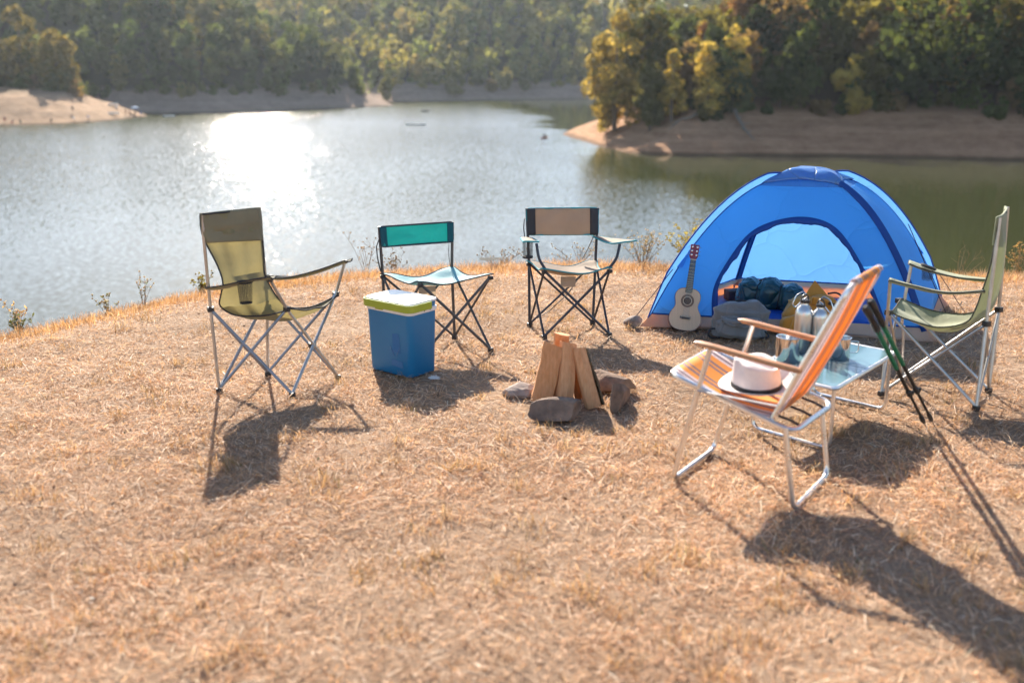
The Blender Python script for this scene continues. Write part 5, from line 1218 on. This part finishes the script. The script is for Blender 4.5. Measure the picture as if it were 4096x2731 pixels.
# ------------------------------------------------------------------ hat on the lawn chair seat
def hat():
    M_HAT = mat('white_straw', (.80, .75, .73), .85, var=.05, vscale=40, bump=.25, bscale=120, transl=.18, tcol=(.80, .68, .62)); M_BAND = mat('dark_hat_band', (.020, .018, .020), .7)
    c = A(D(-.005, .43, .418)); fw = A((DF[0], DF[1], 0)); sd = A((DL[0], DL[1], 0)); ti = -.27
    # tipped a little with the sloping seat
    up = A((0, 0, 1)) * math.cos(.20) - fw * math.sin(.0) + A((-.1, -.15, 0)); up /= np.linalg.norm(up); fw = fw - up * (fw @ up); fw /= np.linalg.norm(fw); sd = np.cross(up, fw)
    t = thing('fedora_hat', 'white fedora hat with dark band lying on the lawn chair seat', 'hat', tuple(c))
    ra, rb = .100, .086
    def P(x, y, z): return c + fw * x + sd * y + up * z
    def brim(u, v):
        an = 6.2832 * u; r = 1 + .52 * v; x, y = ra * r * math.cos(an), rb * r * math.sin(an) * (1 + .04 * v)
        z = .004 + v * (.022 * math.sin(an) ** 2 - .010 * max(0, math.cos(an)) + .012 * max(0, -math.cos(an))) + .006 * v * v
        return P(x, y, z)
    m = MB(); m.grid(brim, 56, 8, True); m.build('brim', M_HAT, t, solid=.003, smooth=80)
    def crown(u, v):
        an = 6.2832 * u; z = .112 * min(1, v / .62) ; k = 1 - .13 * min(1, v / .62) ** 1.5
        if v > .62:
            w_ = (v - .62) / .38; k *= (1 - w_) ** .8 if w_ < 1 else 0; z = .112 + .010 * math.sin(w_ * 3.14) * .6
            x, y = ra * k * math.cos(an), rb * k * math.sin(an)
            z -= .030 * math.exp(-(y / .020) ** 2) * min(1, w_ * 2.2)      # crease along the top
        else: x, y = ra * k * math.cos(an), rb * k * math.sin(an)
        pinch = math.exp(-((x - .055) / .030) ** 2) * min(1, z / .11) ** 2; y *= 1 - .32 * pinch
        z += -.016 * (x < 0) * min(1, z / .11) * (-x / ra) + .006 * (x / ra) * min(1, z / .11)
        return P(x, y, z)
    m = MB(); m.grid(crown, 56, 26, True); m.build('crown', M_HAT, t, smooth=80)
    def bandf(u, v):
        an = 6.2832 * u; z = .005 + .020 * v; k = 1.018 - .13 * (z / .112) ** 1.5; return P(ra * k * math.cos(an), rb * k * math.sin(an), z)
    m = MB(); m.grid(bandf, 48, 3, True); m.build('band', M_BAND, t, solid=.002, smooth=80)
hat()
# ------------------------------------------------------------------ dry grass, weeds
M_GRASS = attr_leaf('dry_grass_blade', transl=.42, rough=.55, gain=1.0, tgain=1.1, warm=(1.08, .95, .72), spec=.35)
def blades(name, label, n, region, lr, wr, lean, pal, wts, seed, edge=False):
    rng = np.random.RandomState(seed)
    x, y = region(rng, n); n = len(x)
    cl = fbm(x * 2.2, y * 2.2, 71, 3); c2 = fbm(x * .8, y * .8, 91, 3)
    z = bluff_z(x, y)
    ln = rng.uniform(lr[0], lr[1], n) * (.55 + 1.0 * cl) ; w_ = rng.uniform(wr[0], wr[1], n)
    az = rng.uniform(0, 6.283, n) * .75 + (fbm(x * 3.1, y * 3.1, 55, 2)) * 14
    th = np.clip(rng.normal(lean[0], lean[1], n), .05, 1.52)
    d = np.stack([np.cos(az) * np.sin(th), np.sin(az) * np.sin(th), np.cos(th)], 1)
    th2 = np.clip(th + rng.uniform(.1, .8, n), 0, 1.75); d2 = np.stack([np.cos(az) * np.sin(th2), np.sin(az) * np.sin(th2), np.cos(th2)], 1)
    sd = np.stack([-np.sin(az), np.cos(az), np.zeros(n)], 1); roll = rng.uniform(-.8, .8, n)[:, None]; sd = sd * np.cos(roll) + np.cross(d, sd) * np.sin(roll)
    b = np.stack([x, y, z - .004 + rng.uniform(0, .012, n) * (0 if edge else 1)], 1); mid = b + d * (ln * .55)[:, None]; tip = mid + d2 * (ln * .45)[:, None]
    tip[:, 2] = np.maximum(tip[:, 2], z + .002)
    hw = (w_ / 2)[:, None]
    # two polygons a blade: a quad and a tip triangle given as a narrow quad
    q1 = np.stack([b - sd * hw, b + sd * hw, mid + sd * hw * .85, mid - sd * hw * .85], 1)
    q2 = np.stack([mid - sd * hw * .85, mid + sd * hw * .85, tip + sd * hw * .2, tip - sd * hw * .2], 1)
    q = np.stack([q1, q2], 1).reshape(-1, 3)
    P = np.array(pal); k = np.array([rng.choice(len(pal), p=wts) for _ in range(1)]) if False else rng.choice(len(pal), n, p=wts)
    c = P[k] * (.72 + .5 * c2 + .28 * (cl - .45))[:, None] * rng.uniform(.75, 1.25, n)[:, None]
    c = np.repeat(np.clip(c, .01, .95), 2, axis=0)
    o = link_mesh(name, quads_mesh(name, q, 4, c), M_GRASS); tag(o, label, 'grass', kind='stuff')
    return o
STRAW = [(.76, .52, .35), (.68, .43, .25), (.58, .32, .155), (.42, .24, .125), (.84, .67, .52), (.25, .155, .09)]
def camp_region(rng, n):
    # denser close to the camera where single blades can be told apart
    y = 1.7 + (9.6 - 1.7) * rng.uniform(0, 1, n) ** 1.05; hwid = .60 * y + .75; x = rng.uniform(-1, 1, n) * hwid
    ye = np.interp(x, EDGE[:, 0], EDGE[:, 1]); k = y < ye + .5
    x, y = x[k], y[k]
    # matted patches and worn gaps
    g = fbm(x * 1.5, y * 1.5, 33, 3); keep = rng.uniform(0, 1, len(x)) < np.clip((g - .15) * 3.2, .45, 1)
    return x[keep], y[keep]
blades('dry_grass', 'matted dry straw grass covering the camp ground', 305000, camp_region, (.024, .064), (.0017, .0034), (1.20, .27), STRAW, [.24, .24, .17, .13, .13, .09], 1)
def lip_region(rng, n):
    x = rng.uniform(-4.6, 5.4, n); ye = np.interp(x, EDGE[:, 0], EDGE[:, 1]); s = rng.normal(-.15, .38, n); return x, ye + np.clip(s, -1.6, .6)
blades('bluff_grass', 'taller orange dry grass along the lip of the bluff', 36000, lip_region, (.05, .125), (.0028, .0045), (.45, .30), [(.52, .30, .14), (.58, .37, .19), (.42, .24, .11), (.64, .47, .30)], [.3, .3, .2, .2], 2, True)
def tuft_region(rng, n):
    cxs = rng.uniform(-1, 1, 420); cy_ = 1.9 + 7 * rng.uniform(0, 1, 420); cxs = cxs * (.6 * cy_ + .5)
    k = rng.randint(0, 420, n); x = cxs[k] + rng.normal(0, .035, n); y = cy_[k] + rng.normal(0, .035, n)
    m = y < np.interp(x, EDGE[:, 0], EDGE[:, 1]); return x[m], y[m]
blades('grass_tufts', 'small upright tufts of dry grass scattered over the camp', 15000, tuft_region, (.03, .075), (.0024, .004), (.55, .30), [(.50, .33, .18), (.40, .25, .12), (.58, .44, .30), (.20, .17, .07)], [.4, .3, .2, .1], 3, True)

def long_region(rng, n):
    x, y = camp_region(rng, n); return x, y
blades('loose_straw', 'long loose pale straws lying over the matted grass', 9000, long_region, (.07, .15), (.0022, .0036), (1.38, .12), [(.84, .70, .55), (.74, .55, .38), (.60, .40, .22)], [.45, .35, .2], 5)
def litter():
    rng = np.random.RandomState(12); x, y = camp_region(rng, 3600); n = len(x); z = bluff_z(x, y) + rng.uniform(.006, .022, n)
    c = np.stack([x, y, z], 1); a = rng.uniform(0, 6.283, n); u = np.stack([np.cos(a), np.sin(a), rng.normal(0, .35, n)], 1); v = np.stack([-np.sin(a), np.cos(a), rng.normal(0, .35, n)], 1)
    s = rng.uniform(.004, .013, n)[:, None]; e = rng.uniform(.25, .7, n)[:, None]
    q = np.stack([c - u * s, c + v * s * e, c + u * s, c - v * s * e], 1).reshape(-1, 3)
    P = np.array([(.10, .06, .035), (.17, .10, .055), (.30, .20, .12), (.13, .13, .05), (.55, .45, .36)]); col = P[rng.choice(5, n, p=[.3, .3, .2, .12, .08])]
    tag(link_mesh('leaf_litter', quads_mesh('leaf_litter', q, 4, col), M_GRASS), 'dark bits of dead leaf scattered in the dry grass', 'leaf litter', kind='stuff')
litter()
M_WEED = attr_leaf('weed_leaf', transl=.4, rough=.6, gain=1.0, tgain=1.3, warm=(1.1, 1, .6))
def weed(name, label, cat, x, y, h, spread, nst, leaves, lcol, scol, seed, leaf=.014, heads=None):
    rng = np.random.RandomState(seed); z = float(bluff_z(np.array([x]), np.array([y]))[0])
    t = thing(name, label, cat, (x, y, z)); st = MB(); Q = []; C = []
    for k in range(nst):
        a = rng.uniform(0, 6.283); r = rng.uniform(.1, 1) * spread; hh = h * rng.uniform(.55, 1)
        p0 = A((x + rng.normal(0, .012), y + rng.normal(0, .012), z - .01)); p2 = A((x + math.cos(a) * r, y + math.sin(a) * r, z + hh)); p1 = lerp(p0, p2, .5) + A((0, 0, hh * .12))
        pts = catmull([p0, p1, p2], 4); st.tube(pts, list(np.linspace(.0022, .0009, len(pts))), 4)
        br = []
        for b_ in range(3):
            q0 = pts[rng.randint(3, len(pts))]; q1 = q0 + A((rng.normal(0, .35), rng.normal(0, .35), rng.uniform(.3, 1))) * hh * .25; st.tube([q0, q1], [.0013, .0007], 4); br.append((q0, q1))
        for l in range(leaves):
            if rng.uniform() < .5: q = lerp(*br[rng.randint(0, 3)], rng.uniform(.2, 1))
            else: q = pts[rng.randint(2, len(pts))]
            d = rng.normal(size=3); d[2] *= .6; d /= np.linalg.norm(d); u = np.cross(d, rng.normal(size=3)); u /= np.linalg.norm(u); s = leaf * rng.uniform(.6, 1.4)
            Q.append([q, q + d * s + u * s * .42, q + d * s * 2, q + d * s - u * s * .42]); C.append(np.array(lcol) * rng.uniform(.6, 1.3))
        if heads is not None:
            for l in range(5):
                q = pts[-1] if l < 2 else br[rng.randint(0, 3)][1]
                for _ in range(3):
                    d = rng.normal(size=3); d /= np.linalg.norm(d); u = np.cross(d, rng.normal(size=3)); u /= np.linalg.norm(u); s = .008
                    Q.append([q - d * s, q + u * s, q + d * s, q - u * s]); C.append(np.array(heads))
    st.build('stem', mat('dry_stem_%d' % seed, scol, .8), t)
    if Q: link_mesh('leaf_cluster', quads_mesh('leaf_cluster', np.array(Q).reshape(-1, 3), 4, np.clip(np.array(C), .01, .9)), M_WEED, t, (-x, -y, -z))['kind'] = 'stuff'
    return t
GL, YL, DS = (.10, .12, .03), (.32, .24, .05), (.20, .13, .07)
weed('bush', 'yellow green leafy bush behind the guitar at the bluff lip', 'bush', 1.62, 8.80, .38, .28, 34, 22, (.34, .28, .07), DS, 11, .016)
weed('bush', 'dry flowering weeds left of the yellow green bush', 'weed', 1.18, 8.85, .34, .25, 26, 8, (.22, .17, .06), DS, 12, .012, (.62, .52, .42))
weed('weed', 'leafy green weed at the left end of the bluff lip', 'weed', -3.42, 6.70, .17, .12, 9, 12, (.10, .11, .05), DS, 13, .016)
weed('weed', 'tall feathery dry grass heads at the left picture edge', 'weed', -3.50, 6.82, .27, .08, 7, 10, (.46, .32, .18), (.40, .27, .15), 14, .012, (.48, .33, .20))
weed('weed', 'low green weed on the lip left of the khaki chair', 'weed', -2.52, 7.88, .21, .14, 12, 12, (.16, .15, .04), DS, 15, .015, (.34, .24, .05))
weed('weed', 'thin bare weed stalks above the water left of the khaki chair', 'weed', -2.86, 7.52, .26, .16, 7, 3, GL, DS, 16, .010, (.55, .46, .38))
weed('weed', 'tall thin dry stalks between the khaki and teal chairs', 'weed', -1.28, 8.62, .42, .20, 6, 2, DS, (.30, .2, .11), 17, .009, (.34, .22, .12))
weed('weed', 'dark seeded weeds just left of the teal chair', 'weed', -1.05, 8.75, .20, .22, 14, 6, (.12, .09, .04), DS, 18, .010, (.30, .2, .12))
weed('weed', 'fine bare weed stalks between the teal and tan chairs', 'weed', -.12, 8.95, .22, .28, 16, 3, DS, DS, 19, .009, (.34, .24, .15))
weed('weed', 'fine bare weed stalks under the right arm of the tan chair', 'weed', .62, 9.02, .24, .30, 16, 3, DS, DS, 20, .009, (.5, .42, .33))
weed('weed', 'branching dry twig at the lip right of the tent', 'weed', 3.90, 8.52, .30, .24, 6, 2, DS, (.26, .16, .09), 21, .009)
weed('weed', 'dry weed stalks at the right picture edge behind the sage chair', 'weed', 4.38, 8.45, .34, .12, 12, 8, (.30, .19, .08), (.30, .2, .1), 22, .012, (.42, .28, .15))
weed('weed', 'small leafy weed at the lip further along the left', 'weed', -3.02, 7.26, .16, .12, 8, 9, (.13, .12, .04), DS, 23, .013, (.5, .42, .34))

# fallen branches on the far bank
def drift(label, pts, r, seed):
    rg = np.random.RandomState(seed); m = MB(); P = [A((x, y, zz(zR, x, y) + .35 + d)) for x, y, d in pts]
    m.tube(P, [r, r * .8, r * .5, r * .15][:len(P)] if len(P) == 4 else list(np.linspace(r, r * .2, len(P))), 7)
    for k in range(5):
        i = rg.randint(0, len(P) - 1); a = lerp(P[i], P[i + 1], rg.uniform(0, 1)); m.tube([a, a + A((rg.normal(0, .9), rg.normal(0, .5), rg.uniform(.1, .9)))], [r * .4, r * .1], 5)
    return tag(m.build('fallen_branch', mat('grey_driftwood_%d' % seed, (.20, .165, .13), .9, var=.3), smooth=50), label, 'branch')
drift('grey dead branch sliding down the bank towards the water', [(43.4, 199, .4), (43.2, 195, .6), (43.6, 190, .4), (44.6, 186, .1)], .38, 1)
drift('grey fallen trunk below the yellow trees', [(36.5, 198.5, .3), (34.2, 196.5, .2), (32.0, 195, .2), (29.5, 192.5, 0)], .30, 2)

# ------------------------------------------------------------------ people and boats far out
def person_mesh(pose):
    J = {'stand': [((0, 0, .95), .14), ((0, 0, 1.15), .13), ((0, 0, 1.38), .15), ((0, 0, 1.50), .06), ((0, 0, 1.66), .105), ((.18, 0, 1.40), .06), ((.24, .02, 1.12), .045), ((.24, -.06, .88), .035), ((-.18, 0, 1.40), .06), ((-.24, .02, 1.12), .045), ((-.24, -.06, .88), .035), ((.10, 0, .88), .09), ((.11, -.03, .48), .065), ((.12, 0, .06), .045), ((.12, -.12, .04), .035), ((-.10, 0, .88), .09), ((-.11, .02, .48), .065), ((-.12, .03, .06), .045), ((-.12, -.09, .04), .035)],
         'sit': [((0, 0, .15), .16), ((0, .05, .38), .14), ((0, .08, .62), .15), ((0, .07, .74), .06), ((0, .05, .90), .105), ((.18, .07, .63), .06), ((.25, -.10, .42), .045), ((.17, -.32, .40), .035), ((-.18, .07, .63), .06), ((-.25, -.10, .42), .045), ((-.17, -.32, .40), .035), ((.10, -.05, .14), .09), ((.13, -.40, .42), .065), ((.13, -.62, .06), .045), ((.13, -.74, .05), .035), ((-.10, -.05, .14), .09), ((-.13, -.40, .42), .065), ((-.13, -.62, .06), .045), ((-.13, -.74, .05), .035)],
         'bend': [((0, 0, .92), .14), ((0, -.14, 1.08), .13), ((0, -.34, 1.20), .15), ((0, -.44, 1.22), .06), ((0, -.58, 1.22), .105), ((.17, -.34, 1.18), .06), ((.20, -.42, .92), .045), ((.16, -.50, .68), .035), ((-.17, -.34, 1.18), .06), ((-.20, -.42, .92), .045), ((-.16, -.50, .68), .035), ((.10, 0, .86), .09), ((.11, -.05, .48), .065), ((.12, .05, .06), .045), ((.12, -.08, .04), .035), ((-.10, 0, .86), .09), ((-.11, -.08, .48), .065), ((-.12, 0, .06), .045), ((-.12, -.13, .04), .035)]}[pose]
    E = [(0, 1), (1, 2), (2, 3), (3, 4), (2, 5), (5, 6), (6, 7), (2, 8), (8, 9), (9, 10), (0, 11), (11, 12), (12, 13), (13, 14), (0, 15), (15, 16), (16, 17), (17, 18)]
    me = bpy.data.meshes.new('body'); me.from_pydata([j[0] for j in J], E, [])
    o = bpy.data.objects.new('body', me); COL.objects.link(o)
    md = o.modifiers.new('skin', 'SKIN'); 
    for i, j in enumerate(J): me.skin_vertices[0].data[i].radius = (j[1], j[1])
    me.skin_vertices[0].data[0].use_root = True
    o.modifiers.new('sub', 'SUBSURF').levels = 1; o.modifiers['sub'].render_levels = 1
    dg = bpy.context.evaluated_depsgraph_get(); out_ = bpy.data.meshes.new_from_object(o.evaluated_get(dg))
    bpy.data.objects.remove(o); out_.shade_smooth()
    return out_, A(J[4][0])
POSE = {k: person_mesh(k) for k in ('stand', 'sit', 'bend')}
SKIN = mat('skin', (.36, .20, .13), .6); HAIR = mat('dark_hair', (.02, .015, .012), .7)
CLO = {k: mat('cloth_' + k, c, .8) for k, c in dict(dark=(.03, .03, .04), red=(.26, .05, .05), white=(.7, .7, .7), blue=(.16, .24, .45), olive=(.09, .09, .05), skin=(.36, .20, .13)).items()}
def garment(mesh, lo, hi, grow):
    """a shell over the body between two heights"""
    bm = bmesh.new(); bm.from_mesh(mesh); bm.normal_update()
    dl = [f for f in bm.faces if not (lo < f.calc_center_median().z < hi)]; bmesh.ops.delete(bm, geom=dl, context='FACES')
    for v in bm.verts: v.co += v.normal * grow
    m = bpy.data.meshes.new('clothes'); bm.to_mesh(m); bm.free(); m.shade_smooth(); return m
GAR = {k: (garment(POSE[k][0], lo, hi, .014), None) for k, lo, hi in (('stand', .50, 1.44), ('sit', .0, .68), ('bend', .50, 1.26))}
def person(label, x, y, z, pose, cloth, rz, sc=1.0):
    me, hd = POSE[pose]
    t = thing('person', label, 'person', (x, y, z)); t.rotation_euler = (0, 0, rz); t.scale = (sc, sc, sc)
    b = bpy.data.objects.new('body', me if me.materials else me); COL.objects.link(b); b.parent = t
    if not me.materials: me.materials.append(SKIN)
    g_ = GAR[pose][0].copy(); g = bpy.data.objects.new('clothing', g_); COL.objects.link(g); g.parent = t; g_.materials.append(CLO[cloth])
    h = MB(); h.lathe([(.002, .14), (.06, .125), (.105, .07), (.118, .0), (.105, -.06), (.08, -.08)], hd + A((0, .012, 0)), 12, cap=False)
    me_ = bpy.data.meshes.new('hair'); me_.from_pydata(h.v, [], h.f); me_.shade_smooth(); ho = bpy.data.objects.new('hair', me_); COL.objects.link(ho); ho.parent = t; me_.materials.append(HAIR)
    return t
def sp(x, y): return float(zS(np.array([x]), np.array([y]))[0])
for lb, x, y, ps, cl, rz in [
    ('person in red standing in the group at the left waterline', -136.3, 273.6, 'stand', 'red', .3),
    ('person in blue sitting left of the group at the waterline', -140.3, 273.6, 'sit', 'blue', .2),
    ('person in red sitting right of the standing one in the group', -134.3, 273.9, 'sit', 'red', -.3),
    ('person in olive sitting at the right end of the group', -132.6, 274.6, 'sit', 'olive', .5),
    ('dark clothed person bending alone at the left waterline', -126.3, 278.8, 'bend', 'dark', .8),
    ('person with white top bending at the water between the lone bather and the boat', -122.6, 285.4, 'bend', 'white', -1.2),
    ('person in blue bending beside the one with white top', -120.6, 290.6, 'bend', 'blue', -1.0),
    ('dark clothed person standing higher up the sandy headland', -125.4, 291.5, 'stand', 'dark', 0),
    ('person with white top sitting on the headland crest', -122.2, 315.5, 'sit', 'white', .6),
    ('bare chested person standing left of the parasol', -118.6, 313.5, 'stand', 'skin', .3),
    ('second bare chested person beside the parasol', -117.8, 314.4, 'stand', 'skin', -.3),
    ('dark clothed person bending under the parasol', -117.7, 318.4, 'bend', 'dark', .9),
    ('person in blue standing at the tip of the headland', -116.3, 319.5, 'stand', 'blue', -.2),
    ]:
    person(lb, x, y, max(sp(x, y), WATER_Z - .1), ps, cl, rz)
# parasol and boats
x, y = -118.0, 319.6; z = sp(x, y); t = thing('parasol', 'pale blue parasol at the tip of the sandy headland', 'parasol', (x, y, z))
MB().tube([(x, y, z - .2), (x, y, z + 2.2)], .03, 6).build('pole', M_STEEL, t)
pc = MB(); pc.grid(lambda u, v: A((x + 1.3 * v * math.cos(6.2832 * u), y + 1.3 * v * math.sin(6.2832 * u), z + 2.25 - .55 * v ** 1.7 + .05 * math.cos(8 * 6.2832 * u) * v)), 32, 6, True); pc.build('canopy', mat('pale_blue_canvas', (.50, .60, .74), .8, transl=.3), t, solid=.01)
def boat(name, label, x, y, L_, B, H_, m, rz, z0=WATER_Z - .06, deck=None):
    t = thing(name, label, 'boat', (x, y, z0)); c, s = math.cos(rz), math.sin(rz)
    def W(px, py, pz): return A((x + px * c - py * s, y + px * s + py * c, z0 + pz))
    def hull(u, v):
        q = 2 * v - 1; wd = B / 2 * max(0, 1 - abs(q) ** 2.6) ** .7; an = math.pi * u; return W(q * L_ / 2, -wd * math.cos(an), H_ * (1 - math.sin(an) * .92) + .10 * H_ * abs(q) ** 3)
    h = MB(); h.grid(hull, 14, 24); h.build('hull', m, t, solid=.03, smooth=70)
    d = MB(); d.grid(lambda u, v: hull(0, v) * (1 - u) + hull(1, v) * u + A((0, 0, -.05 if deck is None else .02 * math.sin(math.pi * u))), 6, 24); d.build('deck', deck or m, t, smooth=70)
    return t, W
KY = mat('red_kayak', (.30, .05, .03), .4, coat=.3); WB = mat('white_boat', (.78, .78, .76), .3, coat=.3); DB = mat('dark_boat', (.06, .05, .045), .5)
t, W = boat('kayak', 'small kayak with a paddler on the lake left of the wooded point', 7.15, 224.5, 3.4, .75, .36, KY, 1.1)
person('paddler in dark top sitting in the kayak on the lake', 7.15, 224.5, WATER_Z + .12, 'sit', 'dark', .1, 1.05)
pd = MB(); pd.tube([(6.2, 224.1, WATER_Z + .95), (8.1, 224.0, WATER_Z + .35)], .025, 6); pd.tube([(6.2, 224.1, WATER_Z + .95), (6.0, 224.1, WATER_Z + 1.02), (5.75, 224.1, WATER_Z + 1.10)], [.03, .10, .06], 6, flat=.3); pd.tube([(8.1, 224.0, WATER_Z + .35), (8.3, 224.0, WATER_Z + .29), (8.5, 224.0, WATER_Z + .22)], [.03, .10, .06], 6, flat=.3)
tag(pd.build('paddle', mat('yellow_paddle', (.5, .32, .05), .5)), 'double paddle held by the kayak paddler', 'paddle')
boat('rowing_boat', 'small dark rowing boat in the middle of the lake', -30.05, 355.5, 2.9, 1.1, .55, DB, .1)
boat('rowing_boat', 'pale low float on the bright water in the middle', -26.0, 275, 5.6, 1.5, .42, WB, .05)  # pale low float, drawn with the boat hull
boat('rowing_boat', 'little white boat off the tip of the sandy headland', -107.5, 319.5, 3.6, 1.2, .55, WB, .2)
boat('rowing_boat', 'white boat pulled up on the headland beach left of the parasol', -119.5, 305.5, 3.4, 1.3, .60, WB, .35, sp(-119.5, 305.5) + .05)
t, W = boat('rowing_boat', 'white boat hauled up on the headland crest', -123.6, 317, 3.2, 1.2, .55, WB, .8, sp(-123.6, 317) + .05)

# ------------------------------------------------------------------ haze over the lake
hz = MB(); hz.box((0, 190, 62.5), 900, 1062, 160)
ho = hz.build('haze', None, loc=(0, 190, -17.5), smooth=0)
m, t_, nd, lk = new_mat('lake_haze')
pv = N(t_, 'ShaderNodeVolumePrincipled', ins={'Color': (.80, .90, 1.0, 1), 'Density': .00008, 'Anisotropy': .60}); o_ = N(t_, 'ShaderNodeOutputMaterial'); lk.new(pv.outputs[0], o_.inputs['Volume'])
ho.data.materials.append(m); ho['kind'] = 'stuff'; tag(ho, 'thin bluish haze over the lake and hills', 'haze')
